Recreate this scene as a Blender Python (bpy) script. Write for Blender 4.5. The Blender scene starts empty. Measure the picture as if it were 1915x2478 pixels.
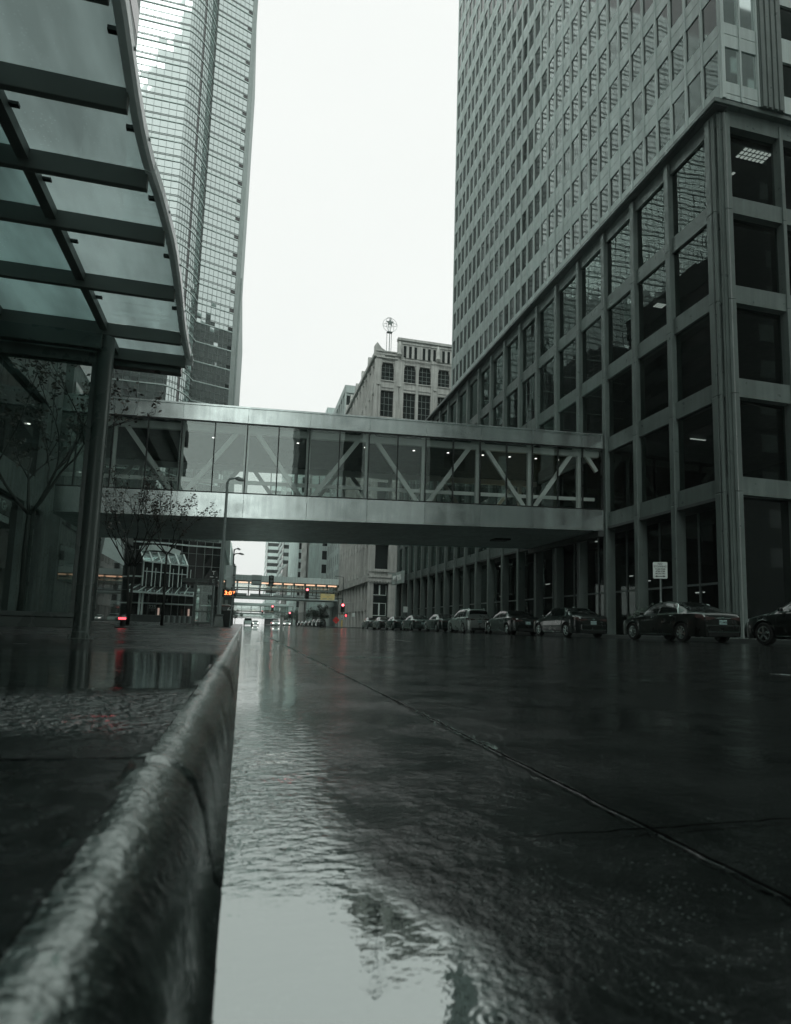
import bpy, math, random
from mathutils import Vector, Matrix, noise

sc = bpy.context.scene
COL = sc.collection
rnd = random.Random(11)
rad = math.radians

# ------------------------------------------------------------------ helpers
class MB:
    """collects geometry, build() links it as ONE mesh object"""
    def __init__(s): s.v = []; s.f = []
    def add(s, vs, fs):
        b = len(s.v); s.v += [tuple(p) for p in vs]
        s.f += [tuple(i + b for i in q) for q in fs]; return s
    def box(s, x0, x1, y0, y1, z0, z1):
        if x0 > x1: x0, x1 = x1, x0
        if y0 > y1: y0, y1 = y1, y0
        if z0 > z1: z0, z1 = z1, z0
        return s.add([(x0,y0,z0),(x1,y0,z0),(x1,y1,z0),(x0,y1,z0),(x0,y0,z1),(x1,y0,z1),(x1,y1,z1),(x0,y1,z1)],
                     [(0,3,2,1),(4,5,6,7),(0,1,5,4),(1,2,6,5),(2,3,7,6),(3,0,4,7)])
    def hexa(s, p):  # 8 points, same order as box
        return s.add(p, [(0,3,2,1),(4,5,6,7),(0,1,5,4),(1,2,6,5),(2,3,7,6),(3,0,4,7)])
    def fbox(s, P, u, n, u0, u1, z0, z1, d0, d1):
        P = Vector(P); u = Vector(u); n = Vector(n); z = Vector((0,0,1))
        q = lambda a, c, d: P + u*a + z*c + n*d
        if d0 > d1: d0, d1 = d1, d0
        # front is +n
        return s.hexa([q(u0,z0,d1),q(u1,z0,d1),q(u1,z0,d0),q(u0,z0,d0),q(u0,z1,d1),q(u1,z1,d1),q(u1,z1,d0),q(u0,z1,d0)])
    def quad(s, a, b, c, d):      # a pane: its outside faces the street
        A, B, D_ = Vector(a), Vector(b), Vector(d); n = (B-A).cross(D_-A); c0 = (A+Vector(c))/2
        o = Vector((2, min(c0.y-1, 20), 2)) if c0.y > -5 else Vector((2, 30, 2))
        return s.add([a,b,c,d], [(0,1,2,3)] if n.dot(o-c0) > 0 else [(3,2,1,0)])
    def bar(s, p0, p1, w, h, up=(0,0,1)):
        p0 = Vector(p0); p1 = Vector(p1); d = (p1-p0).normalized(); up = Vector(up)
        if abs(d.dot(up)) > .99: up = Vector((0,1,0))
        r = d.cross(up).normalized(); t = r.cross(d).normalized()
        r *= w/2; t *= h/2
        return s.hexa([p0-r-t,p0+r-t,p1+r-t,p1-r-t,p0-r+t,p0+r+t,p1+r+t,p1-r+t])
    def tube(s, pts, rads, n=8, cap=True):
        pts = [Vector(p) for p in pts]
        if not isinstance(rads, (list, tuple)): rads = [rads]*len(pts)
        b = len(s.v); last = None
        for i, p in enumerate(pts):
            d = (pts[min(i+1,len(pts)-1)] - pts[max(i-1,0)]).normalized()
            a = Vector((0,0,1)) if abs(d.z) < .9 else Vector((1,0,0))
            if last is not None:
                a = last
            x = (a - d*a.dot(d))
            if x.length < 1e-6: x = Vector((0,1,0)) - d*d.y
            x.normalize(); y = d.cross(x); last = x
            for k in range(n):
                t = 2*math.pi*k/n
                s.v.append(tuple(p + (x*math.cos(t) + y*math.sin(t))*rads[i]))
        for i in range(len(pts)-1):
            for k in range(n):
                k2 = (k+1) % n
                s.f.append((b+i*n+k, b+i*n+k2, b+(i+1)*n+k2, b+(i+1)*n+k))
        if cap:
            s.f.append(tuple(b+k for k in range(n))[::-1])
            e = b+(len(pts)-1)*n; s.f.append(tuple(e+k for k in range(n)))
        return s
    def lathe(s, prof, c, axis='z', n=20):
        # prof list of (r, h)
        b = len(s.v); c = Vector(c)
        for r, h in prof:
            for k in range(n):
                t = 2*math.pi*k/n; a, q = r*math.cos(t), r*math.sin(t)
                s.v.append(tuple(c + (Vector((a,q,h)) if axis == 'z' else Vector((h,a,q)) if axis == 'x' else Vector((a,h,q)))))
        for i in range(len(prof)-1):
            for k in range(n):
                k2 = (k+1) % n
                s.f.append((b+i*n+k, b+i*n+k2, b+(i+1)*n+k2, b+(i+1)*n+k))
        s.f.append(tuple(b+k for k in range(n))[::-1])
        e = b+(len(prof)-1)*n; s.f.append(tuple(e+k for k in range(n)))
        return s
    def poly(s, pts, d, ext):   # extruded polygon: pts 3d, d direction, ext thickness
        d = Vector(d)*ext; n = len(pts)
        A = [Vector(p) for p in pts]; B = [p+d for p in A]
        fs = [tuple(range(n))[::-1], tuple(range(n, 2*n))]
        fs += [(i, (i+1) % n, n+(i+1) % n, n+i) for i in range(n)]
        return s.add(A+B, fs)
    def build(s, name, mat, parent=None, smooth=False, bevel=0, fix=False):
        off = Vector((0,0,0))
        r = parent
        while r is not None:
            off += r.location; r = r.parent
        me = bpy.data.meshes.new(name)
        me.from_pydata([tuple(Vector(p)-off) for p in s.v] if off.length else s.v, [], s.f)
        me.materials.append(mat)
        if fix:
            import bmesh
            bm = bmesh.new(); bm.from_mesh(me)
            bmesh.ops.recalc_face_normals(bm, faces=bm.faces); bm.to_mesh(me); bm.free()
        if smooth:
            me.polygons.foreach_set('use_smooth', [True]*len(me.polygons))
            if smooth != 'all': 
                try: me.set_sharp_from_angle(angle=rad(smooth if isinstance(smooth, (int, float)) and smooth > 1 else 40))
                except Exception: pass
        me.update()
        o = bpy.data.objects.new(name, me); COL.objects.link(o)
        if parent is not None: o.parent = parent
        if bevel:
            m = o.modifiers.new('bevel', 'BEVEL'); m.width = bevel; m.segments = 2; m.limit_method = 'ANGLE'; m.angle_limit = rad(50)
        return o

def tag(o, label=None, cat=None, group=None, kind=None):
    if label: o['label'] = label
    if cat: o['category'] = cat
    if group: o['group'] = group
    if kind: o['kind'] = kind
    return o
def thing(name, label, cat, loc=(0,0,0), group=None):
    o = bpy.data.objects.new(name, None); COL.objects.link(o); o.location = loc
    o.empty_display_size = .2
    return tag(o, label, cat, group)
def children(o): return [c for c in bpy.data.objects if c.parent == o]
def copy_tree(o, parent=None):
    c = o.copy(); COL.objects.link(c)
    if parent is not None: c.parent = parent
    for ch in children(o): copy_tree(ch, c)
    return c
def text(name, s, size, mat, parent, loc, rot, extrude=.004, align='CENTER', xs=1.0):
    cu = bpy.data.curves.new('txt', 'FONT'); cu.body = s; cu.size = size; cu.extrude = extrude
    cu.align_x = align; cu.align_y = 'CENTER'; cu.resolution_u = 3; cu.offset = size*.012
    ob = bpy.data.objects.new('txt', cu); COL.objects.link(ob)
    bpy.context.view_layer.update()
    me = bpy.data.meshes.new_from_object(ob.evaluated_get(bpy.context.evaluated_depsgraph_get()))
    bpy.data.objects.remove(ob)
    me.materials.clear(); me.materials.append(mat)
    Rm = Matrix.Translation(Vector(loc)) @ rot.to_4x4() @ Matrix.Diagonal((xs,1,1,1))
    off = Vector((0,0,0)); r = parent
    while r is not None: off += r.location; r = r.parent
    me.transform(Matrix.Translation(-off) @ Rm)
    o = bpy.data.objects.new(name, me); COL.objects.link(o); o.parent = parent
    return o
def face_rot(right, up):   # text plane from its right and up vectors
    r = Vector(right).normalized(); u = Vector(up).normalized(); n = r.cross(u)
    return Matrix((r, u, n)).transposed()

# ------------------------------------------------------------------ materials
def nodes(name):
    m = bpy.data.materials.new(name); m.use_nodes = True
    nt = m.node_tree; nt.nodes.clear()
    out = nt.nodes.new('ShaderNodeOutputMaterial')
    def N(t, **k):
        n = nt.nodes.new('ShaderNode'+t)
        for a, b in k.items():
            if a.startswith('i_'): n.inputs[a[2:].replace('_', ' ')].default_value = b
            else: setattr(n, a, b)
        return n
    return m, nt, N, nt.links.new, out
def rgb(c): return (c[0], c[1], c[2], 1)
def mul(c, k): return tuple(max(0, min(1, x*k)) for x in c)

def mat(name, col, rough=.5, metal=0., var=.2, scale=1.2, bump=0., bscale=40, streak=0., ior=1.5, coat=0., rvar=.12, bdist=.01, spots=0.):
    m, nt, N, L, out = nodes(name)
    p = N('BsdfPrincipled'); L(p.outputs[0], out.inputs[0])
    p.inputs['Metallic'].default_value = metal; p.inputs['IOR'].default_value = ior
    p.inputs['Specular Tint'].default_value = (.86,1,.95,1); p.inputs['Coat Weight'].default_value = coat; p.inputs['Coat Roughness'].default_value = .04; p.inputs['Coat Tint'].default_value = (.84,1,.95,1)
    tc = N('TexCoord')
    n1 = N('TexNoise'); n1.inputs['Scale'].default_value = scale; n1.inputs['Detail'].default_value = 6; n1.inputs['Roughness'].default_value = .65
    L(tc.outputs['Object'], n1.inputs['Vector'])
    cr = N('ValToRGB'); cr.color_ramp.elements[0].position = .3; cr.color_ramp.elements[1].position = .7
    cr.color_ramp.elements[0].color = rgb(mul(col, 1-var)); cr.color_ramp.elements[1].color = rgb(mul(col, 1+var))
    L(n1.outputs['Fac'], cr.inputs[0])
    colout = cr.outputs[0]
    if streak:
        mp = N('Mapping'); mp.inputs['Scale'].default_value = (2.2, 2.2, .12); L(tc.outputs['Object'], mp.inputs[0])
        n2 = N('TexNoise'); n2.inputs['Scale'].default_value = 1.6; n2.inputs['Detail'].default_value = 7; L(mp.outputs[0], n2.inputs['Vector'])
        r2 = N('ValToRGB'); r2.color_ramp.elements[0].position = .35; r2.color_ramp.elements[1].position = .65
        r2.color_ramp.elements[0].color = (1-streak,)*3+(1,); r2.color_ramp.elements[1].color = (1,1,1,1)
        L(n2.outputs['Fac'], r2.inputs[0])
        mx = N('MixRGB', blend_type='MULTIPLY'); mx.inputs[0].default_value = 1
        L(colout, mx.inputs[1]); L(r2.outputs[0], mx.inputs[2]); colout = mx.outputs[0]
    if spots:
        vo = N('TexVoronoi'); vo.inputs['Scale'].default_value = spots; L(tc.outputs['Object'], vo.inputs['Vector'])
        lt = N('Math', operation='LESS_THAN'); lt.inputs[1].default_value = .22; L(vo.outputs['Distance'], lt.inputs[0])
        gv = N('Math', operation='GREATER_THAN'); gv.inputs[1].default_value = .5; L(n1.outputs['Fac'], gv.inputs[0])
        m5 = N('Math', operation='MULTIPLY'); L(lt.outputs[0], m5.inputs[0]); L(gv.outputs[0], m5.inputs[1])
        m6 = N('Math', operation='MULTIPLY'); m6.inputs[1].default_value = .6; L(m5.outputs[0], m6.inputs[0])
        mx2 = N('MixRGB'); L(m6.outputs[0], mx2.inputs[0]); L(colout, mx2.inputs[1]); mx2.inputs[2].default_value = rgb(T(.16)); colout = mx2.outputs[0]
    L(colout, p.inputs['Base Color'])
    mr = N('MapRange'); mr.inputs['To Min'].default_value = max(.01, rough-rvar); mr.inputs['To Max'].default_value = min(1, rough+rvar)
    n3 = N('TexNoise'); n3.inputs['Scale'].default_value = scale*3.1; n3.inputs['Detail'].default_value = 4; L(tc.outputs['Object'], n3.inputs['Vector'])
    mr.inputs['From Min'].default_value = .3; mr.inputs['From Max'].default_value = .7
    L(n3.outputs['Fac'], mr.inputs[0]); L(mr.outputs[0], p.inputs['Roughness'])
    if bump:
        nb = N('TexNoise'); nb.inputs['Scale'].default_value = bscale; nb.inputs['Detail'].default_value = 5; L(tc.outputs['Object'], nb.inputs['Vector'])
        b = N('Bump'); b.inputs['Strength'].default_value = bump; b.inputs['Distance'].default_value = bdist
        L(nb.outputs['Fac'], b.inputs['Height']); L(b.outputs[0], p.inputs['Normal'])
    return m
def glossglass(name, col, rough=.02, ior=1.6, wav=.15, wscale=.5, tint=(1,1,1), wdist=.02, metal=0.):
    """opaque dark reflective glazing, slightly wavy"""
    m, nt, N, L, out = nodes(name)
    p = N('BsdfPrincipled'); L(p.outputs[0], out.inputs[0])
    p.inputs['Base Color'].default_value = rgb(col); p.inputs['Roughness'].default_value = rough; p.inputs['IOR'].default_value = ior
    p.inputs['Specular Tint'].default_value = rgb(tint); p.inputs['Metallic'].default_value = metal
    tc = N('TexCoord'); nb = N('TexNoise'); nb.inputs['Scale'].default_value = wscale; nb.inputs['Detail'].default_value = 2
    L(tc.outputs['Object'], nb.inputs['Vector'])
    b = N('Bump'); b.inputs['Strength'].default_value = wav; b.inputs['Distance'].default_value = wdist
    L(nb.outputs['Fac'], b.inputs['Height']); L(b.outputs[0], p.inputs['Normal'])
    return m
def clearglass(name, tint, ior=1.5, k=1.0, rough=.0, drops=0., body=None, bodyfac=0., wav=.1, wscale=.6, dropz=None):
    """see-through glazing: transparent + fresnel reflection (+ film of water drops)"""
    m, nt, N, L, out = nodes(name)
    tr = N('BsdfTransparent'); tr.inputs[0].default_value = rgb(tint)
    gl = N('BsdfGlossy'); gl.inputs['Roughness'].default_value = rough; gl.inputs['Color'].default_value = (.85,1,.95,1)
    lw = N('LayerWeight'); lw.inputs['Blend'].default_value = .5
    pw = N('Math', operation='POWER'); pw.inputs[1].default_value = 5; L(lw.outputs['Facing'], pw.inputs[0])
    f0 = ((ior-1)/(ior+1))**2*k
    mk = N('MapRange'); mk.inputs['To Min'].default_value = f0*1.8; mk.inputs['To Max'].default_value = 1; L(pw.outputs[0], mk.inputs[0])
    mx = N('MixShader'); L(mk.outputs[0], mx.inputs[0]); L(gl.outputs[0], mx.inputs[2])
    base = tr.outputs[0]
    tc = N('TexCoord')
    if body:
        mpv = N('Mapping'); mpv.inputs['Scale'].default_value = (2.2, .55, 1); L(tc.outputs['Object'], mpv.inputs[0])
        nv = N('TexNoise'); nv.inputs['Scale'].default_value = 1.3; nv.inputs['Detail'].default_value = 4; L(mpv.outputs[0], nv.inputs['Vector'])
        rv = N('ValToRGB'); rv.color_ramp.elements[0].position = .36; rv.color_ramp.elements[1].position = .62
        rv.color_ramp.elements[0].color = rgb(mul(body, .66)); rv.color_ramp.elements[1].color = rgb(mul(body, 1.1)); L(nv.outputs['Fac'], rv.inputs[0])
        d = N('BsdfTranslucent'); L(rv.outputs[0], d.inputs[0])
        d2 = N('BsdfDiffuse'); L(rv.outputs[0], d2.inputs[0])
        ad = N('MixShader'); ad.inputs[0].default_value = .15; L(d.outputs[0], ad.inputs[1]); L(d2.outputs[0], ad.inputs[2])
        mb = N('MixShader'); L(tr.outputs[0], mb.inputs[1]); L(ad.outputs[0], mb.inputs[2])
        nz = N('TexNoise'); nz.inputs['Scale'].default_value = 1.6; nz.inputs['Detail'].default_value = 5; L(tc.outputs['Object'], nz.inputs['Vector'])
        mr = N('MapRange'); mr.inputs['From Min'].default_value = .3; mr.inputs['From Max'].default_value = .7
        mr.inputs['To Min'].default_value = bodyfac*.8; mr.inputs['To Max'].default_value = min(1, bodyfac*1.15)
        L(nz.outputs['Fac'], mr.inputs[0])
        if drops:
            vo = N('TexVoronoi'); vo.inputs['Scale'].default_value = drops; L(tc.outputs['Object'], vo.inputs['Vector'])
            lt = N('Math', operation='LESS_THAN'); lt.inputs[1].default_value = .2; L(vo.outputs['Distance'], lt.inputs[0])
            n4 = N('TexNoise'); n4.inputs['Scale'].default_value = 3.; n4.inputs['Detail'].default_value = 4; L(tc.outputs['Object'], n4.inputs['Vector'])
            gt = N('Math', operation='GREATER_THAN'); gt.inputs[1].default_value = .5; L(n4.outputs['Fac'], gt.inputs[0])
            mm = N('Math', operation='MULTIPLY'); L(lt.outputs[0], mm.inputs[0]); L(gt.outputs[0], mm.inputs[1])
            m3 = N('Math', operation='MULTIPLY'); m3.inputs[1].default_value = .5; L(mm.outputs[0], m3.inputs[0])
            if dropz:
                sz = N('SeparateXYZ'); L(tc.outputs['Object'], sz.inputs[0])
                zr = N('MapRange'); zr.inputs['From Min'].default_value = dropz+.35; zr.inputs['From Max'].default_value = dropz-.35; L(sz.outputs['Z'], zr.inputs[0])
                m4 = N('Math', operation='MULTIPLY'); L(m3.outputs[0], m4.inputs[0]); L(zr.outputs[0], m4.inputs[1]); m3 = m4
            ma = N('Math', operation='ADD'); ma.use_clamp = True; L(mr.outputs[0], ma.inputs[0]); L(m3.outputs[0], ma.inputs[1])
            L(ma.outputs[0], mb.inputs[0])
        else: L(mr.outputs[0], mb.inputs[0])
        base = mb.outputs[0]
    L(base, mx.inputs[1]); L(mx.outputs[0], out.inputs[0])
    if wav:
        nb = N('TexNoise'); nb.inputs['Scale'].default_value = wscale; nb.inputs['Detail'].default_value = 2; L(tc.outputs['Object'], nb.inputs['Vector'])
        b = N('Bump'); b.inputs['Strength'].default_value = wav; b.inputs['Distance'].default_value = .02
        L(nb.outputs['Fac'], b.inputs['Height']); L(b.outputs[0], gl.inputs['Normal'])
    return m
def glow(name, col, s):
    m, nt, N, L, out = nodes(name)
    e = N('Emission'); e.inputs[0].default_value = rgb(col); e.inputs[1].default_value = s
    L(e.outputs[0], out.inputs[0]); return m

T = lambda v, g=1.0: (v*.82, v*1.0, v*.95)     # the place's greenish grey
MT = {}
MT['podium'] = mat('polished_granite', (.105,.14,.128), .38, var=.16, scale=.9, streak=.25, bump=.05, bscale=30)
MT['tower'] = mat('tower_panel', T(.52), .4, var=.10, scale=.35, streak=.24)
MT['towerglass2'] = glossglass('tower_glazing_with_blinds', (.022,.030,.027), .06, 1.40, .15, .45, tint=(.75,1,.93))
MT['canopysteel'] = mat('canopy_beam_paint', (.11,.128,.118), .5, var=.12)
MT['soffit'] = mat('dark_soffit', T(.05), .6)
MT['podglass'] = clearglass('podium_glazing', (.22,.27,.25), 1.5, .42, .0, wav=.3, wscale=.3)
MT['towerglass'] = glossglass('tower_glazing', (.008,.013,.011), .03, 1.40, .15, .45, tint=(.75,1,.93))
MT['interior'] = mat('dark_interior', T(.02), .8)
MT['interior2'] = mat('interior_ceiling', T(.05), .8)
MT['steel'] = mat('brushed_steel_panel', (.80,.92,.89), .2, metal=.88, var=.06, scale=.5, streak=.14, bump=.02, bscale=.9, bdist=.05, rvar=.06)
MT['soff2'] = mat('skyway_soffit', T(.55), .5, metal=.2, var=.2, scale=.8, streak=.2)
MT['truss'] = mat('white_truss_paint', (.78,.83,.81), .4, var=.05)
MT['frame'] = mat('black_window_frame', T(.012), .35, var=.1)
MT['skyglass'] = clearglass('skyway_glazing', (.78,.83,.81), 1.55, 2.1, .0, wav=.25, wscale=.4)
MT['concrete'] = mat('weathered_concrete', T(.23), .5, var=.25, scale=.8, streak=.45, bump=.15, bscale=25)
MT['concrete2'] = mat('dark_stone', T(.085), .45, var=.3, scale=.7, streak=.3, bump=.1)
MT['darkglass'] = glossglass('dark_shop_glazing', (.006,.009,.008), .03, 1.5, .25, .5)
MT['capglass'] = glossglass('curtain_wall_glazing', (.47,.54,.525), .03, 2.0, .12, .3, tint=(.85,1,.97), metal=.85)
MT['capglass2'] = glossglass('dark_curtain_wall_glazing', (.012,.018,.017), .03, 1.6, .15, .3)
MT['capline'] = mat('curtain_wall_mullion', T(.2), .4)
MT['capband'] = mat('pale_curtain_wall_band', T(.62), .35)
MT['capside'] = mat('granite_side_wall', T(.36), .6, var=.15, streak=.2)
MT['stone'] = mat('limestone_facade', (.43,.46,.43), .7, var=.2, scale=.35, streak=.3, bump=.2, bscale=4, bdist=.05)
MT['stone2'] = mat('dark_limestone', (.25,.27,.25), .7, var=.25, scale=.35, streak=.3)
MT['farstone'] = mat('far_hazed_stone', T(.75), .7, var=.15, scale=.2, streak=.2)  # base colour lightened to stand in for distance haze
MT['fargrey'] = mat('far_hazed_panel', T(.48), .6, var=.15, scale=.2, streak=.2)  # also lightened, haze of the far walls put into the colour
MT['farwin'] = glossglass('far_window_glass', (.012,.018,.017), .05, 1.5)
MT['shelter'] = mat('dark_green_steel', (.075,.097,.088), .3, var=.15, bump=.04, bscale=60)
MT['rail'] = mat('wet_aluminium', (.86,.94,.92), .25, metal=0., coat=0., var=.05, scale=5, rvar=.05, bump=.05, bscale=90, bdist=.003)
MT['roofglass'] = clearglass('rain_wet_roof_glass', (.45,.6,.6), 1.5, 1.0, .05, drops=45., body=(.66,.79,.78), bodyfac=1.0)
MT['panelglass'] = clearglass('rain_spotted_glass', (.76,.82,.80), 1.5, .5, .02, drops=60., body=(.16,.22,.20), bodyfac=.07, dropz=1.25)
MT['galv'] = mat('galvanised_steel', T(.26), .35, metal=.5, var=.15, scale=6)
MT['black'] = mat('black_paint', T(.010), .35, var=.2)
MT['lampgrey'] = mat('grey_lamp_paint', T(.34), .35, metal=.1, var=.1)
MT['signwhite'] = mat('white_sign_sheet', (.55,.64,.6), .4, var=.06)
MT['signback'] = mat('sign_back_aluminium', T(.5), .4, metal=.3, var=.06)
MT['ink'] = mat('black_ink', (.008,.01,.009), .5, var=.1)
MT['whitepaint'] = mat('white_letter_paint', (.8,.85,.82), .4, var=.05)
MT['orange'] = mat('orange_red_sign', (.75,.07,.06), .4, var=.08)
MT['yellow'] = mat('pale_yellow_sign', (.85,.74,.32), .4, var=.05)
MT['ypole'] = mat('yellow_pole_paint', (.62,.5,.2), .45, var=.1)
MT['dimwin'] = mat('dim_window', T(.5), .4)
MT['red_on'] = glow('red_signal_lens', (1,.14,.16), 4)
MT['warm'] = glow('warm_lamp', (1,.86,.72), 6)
MT['warm2'] = glow('warm_strip_light', (1,.58,.38), 1.3)
MT['white_on'] = glow('white_downlight', (1,.98,.93), 2.2)
MT['panel_on'] = glow('fluorescent_panel', (1,.97,.95), .75)
MT['amber'] = glow('amber_display', (1,.20,.06), 4)
MT['head_on'] = glow('headlight_on', (1,.97,.92), 4)
MT['tail_on'] = glow('tail_lamp_on', (1,.08,.1), 2.2)
MT['gold'] = glow('yellow_lit_counter', (1,.72,.25), 1.1)
MT['lens_off'] = mat('grey_lens', T(.35), .3)
MT['bark'] = mat('wet_bark', (.012,.013,.011), .6, var=.3, scale=14, bump=.3, bscale=60)
MT['leaf'] = mat('young_leaf', (.055,.05,.04), .45, var=.4, scale=6)
MT['leafg'] = mat('green_leaf', (.03,.055,.035), .5, var=.4, scale=3)
MT['tyre'] = mat('tyre_rubber', (.008,.008,.008), .7, var=.2)
MT['rim'] = mat('alloy_rim', T(.55), .25, metal=.9, var=.1)
MT['chrome'] = mat('chrome_trim', T(.75), .12, metal=1., var=.03, rvar=.03)
MT['carglass'] = glossglass('car_glazing', (.006,.009,.008), .03, 1.5, 0.05, 1.)
MT['tail'] = mat('tail_lamp_lens', (.07,.04,.038), .12, var=.1, coat=.8)
MT['plate'] = mat('licence_plate', (.30,.46,.44), .4, var=.05)
MT['plastic'] = mat('black_plastic', (.007,.008,.008), .55, var=.1)
def paint(name, c, metal=.3): return mat(name, c, .3, metal=metal, var=.04, coat=1., rvar=.05, bump=.02, bscale=900, bdist=.001)
MT['p_black'] = paint('black_car_paint', (.006,.0065,.0065))
MT['p_brown'] = paint('dark_brown_car_paint', (.0085,.0072,.0068))
MT['p_silver'] = paint('silver_car_paint', (.36,.355,.35), .5)
MT['p_grey'] = paint('grey_car_paint', (.05,.06,.058), .5)
MT['p_teal'] = paint('dark_teal_car_paint', (.012,.02,.019), .4)
MT['p_white'] = paint('white_car_paint', (.6,.64,.62), 0)
# ------------------------------------------------------------------ camera (35 cm above the gutter), sky, air
FPX, CXP, CYP, WPX, HPX = 1330., 844., 1181.95, 1688., 2184.
def make_camera():
    s = Vector((518-CXP, -(1331-CYP), FPX)).normalized()
    t = .0305
    u = Vector((t, 1, -(t*s.x+s.y)/s.z)).normalized()
    x = Vector((u.y*s.z-u.z*s.y, u.z*s.x-u.x*s.z, u.x*s.y-u.y*s.x))
    R_ = Vector((x.x, s.x, u.x)); U_ = Vector((x.y, s.y, u.y)); F_ = Vector((x.z, s.z, u.z))
    cd = bpy.data.cameras.new('camera'); co = bpy.data.objects.new('camera', cd); COL.objects.link(co)
    m = Matrix((( R_.x, U_.x, -F_.x, 0), (R_.y, U_.y, -F_.y, 0), (R_.z, U_.z, -F_.z, .32), (0,0,0,1)))
    co.matrix_world = m
    cd.sensor_fit = 'HORIZONTAL'; cd.sensor_width = 36; cd.lens = 36*FPX/WPX
    cd.shift_x = 0; cd.shift_y = (CYP-HPX/2)/WPX
    cd.clip_start = .02; cd.clip_end = 3000
    cd.dof.use_dof = True; cd.dof.focus_distance = 9.; cd.dof.aperture_fstop = 7.5
    sc.camera = co
make_camera()

SUN_EL, SUN_ROT = rad(48), rad(218)
w = bpy.data.worlds.new('World'); sc.world = w; w.use_nodes = True
nt = w.node_tree; nt.nodes.clear()
out = nt.nodes.new('ShaderNodeOutputWorld'); bg = nt.nodes.new('ShaderNodeBackground')
sky = nt.nodes.new('ShaderNodeTexSky'); sky.sky_type = 'NISHITA'; sky.sun_disc = False
sky.sun_elevation = SUN_EL; sky.sun_rotation = SUN_ROT; sky.dust_density = 6; sky.air_density = 1.5
bw = nt.nodes.new('ShaderNodeHueSaturation'); bw.inputs['Saturation'].default_value = .15
nt.links.new(sky.outputs[0], bw.inputs['Color'])
tcw = nt.nodes.new('ShaderNodeTexCoord'); sep = nt.nodes.new('ShaderNodeSeparateXYZ'); nt.links.new(tcw.outputs['Generated'], sep.inputs[0])
ramp = nt.nodes.new('ShaderNodeValToRGB'); el = ramp.color_ramp.elements     # even overcast layer
el[0].position = 0.; el[0].color = (.615,.635,.618,1); el[1].position = 1.; el[1].color = (.58,.70,.665,1)
e = el.new(.75); e.color = (.625,.645,.628,1)
nt.links.new(sep.outputs['Z'], ramp.inputs[0])
# brightening added to the unseen sky behind and left, to light the facades
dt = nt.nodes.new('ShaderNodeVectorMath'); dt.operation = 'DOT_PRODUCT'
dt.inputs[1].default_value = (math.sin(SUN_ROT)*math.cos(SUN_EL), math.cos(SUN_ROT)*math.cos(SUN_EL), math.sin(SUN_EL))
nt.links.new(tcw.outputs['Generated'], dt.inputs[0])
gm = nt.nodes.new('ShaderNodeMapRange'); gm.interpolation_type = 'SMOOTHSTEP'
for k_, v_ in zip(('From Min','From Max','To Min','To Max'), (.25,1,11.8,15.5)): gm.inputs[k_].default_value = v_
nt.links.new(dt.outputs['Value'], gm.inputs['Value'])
cn = nt.nodes.new('ShaderNodeTexNoise'); cn.inputs['Scale'].default_value = 2.2; cn.inputs['Detail'].default_value = 5
nt.links.new(tcw.outputs['Generated'], cn.inputs['Vector'])
cm = nt.nodes.new('ShaderNodeMapRange'); cm.inputs['To Min'].default_value = .96; cm.inputs['To Max'].default_value = 1.04
nt.links.new(cn.outputs['Fac'], cm.inputs[0])
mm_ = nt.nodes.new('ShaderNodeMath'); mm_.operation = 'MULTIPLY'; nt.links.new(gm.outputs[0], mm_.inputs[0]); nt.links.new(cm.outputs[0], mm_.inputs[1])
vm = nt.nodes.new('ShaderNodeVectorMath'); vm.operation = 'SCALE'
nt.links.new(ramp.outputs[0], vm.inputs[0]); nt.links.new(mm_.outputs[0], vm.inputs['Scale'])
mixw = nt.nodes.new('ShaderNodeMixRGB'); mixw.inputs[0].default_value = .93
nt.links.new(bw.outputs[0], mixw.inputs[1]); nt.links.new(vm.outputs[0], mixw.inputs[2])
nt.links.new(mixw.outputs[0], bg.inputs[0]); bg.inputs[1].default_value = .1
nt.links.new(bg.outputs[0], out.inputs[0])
sl = bpy.data.lights.new('sun', 'SUN'); so = bpy.data.objects.new('sun', sl); COL.objects.link(so)
sl.energy = .9; sl.angle = rad(40); sl.color = (1,.99,.97)
so.rotation_euler = (rad(90)-SUN_EL, 0, math.pi - SUN_ROT)

sc.view_settings.view_transform = 'Standard'; sc.view_settings.look = 'None'; sc.view_settings.exposure = .45; sc.view_settings.gamma = 1
sc.view_settings.use_curve_mapping = False
sc.render.engine = 'CYCLES'
cy = sc.cycles
cy.use_denoising = True
try: cy.denoiser = 'OPENIMAGEDENOISE'
except Exception: pass
cy.max_bounces = 9; cy.diffuse_bounces = 3; cy.glossy_bounces = 4; cy.transmission_bounces = 6; cy.transparent_max_bounces = 16; cy.volume_bounces = 1
cy.sample_clamp_indirect = 4; cy.caustics_reflective = True; cy.blur_glossy = .3
cy.use_adaptive_sampling = True; cy.adaptive_threshold = .015

def haze():
    mb = MB(); mb.box(-420, 420, -320, 900, -1.2, 150)
    m, nt, N, L, out = nodes('haze_air')
    v = N('VolumePrincipled'); v.inputs['Color'].default_value = (.93,1,.97,1); v.inputs['Density'].default_value = .00032
    v.inputs['Anisotropy'].default_value = .2
    L(v.outputs[0], out.inputs['Volume'])
    tag(mb.build('haze', m), kind='stuff', label='pale rain haze filling the street')
haze()

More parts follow.
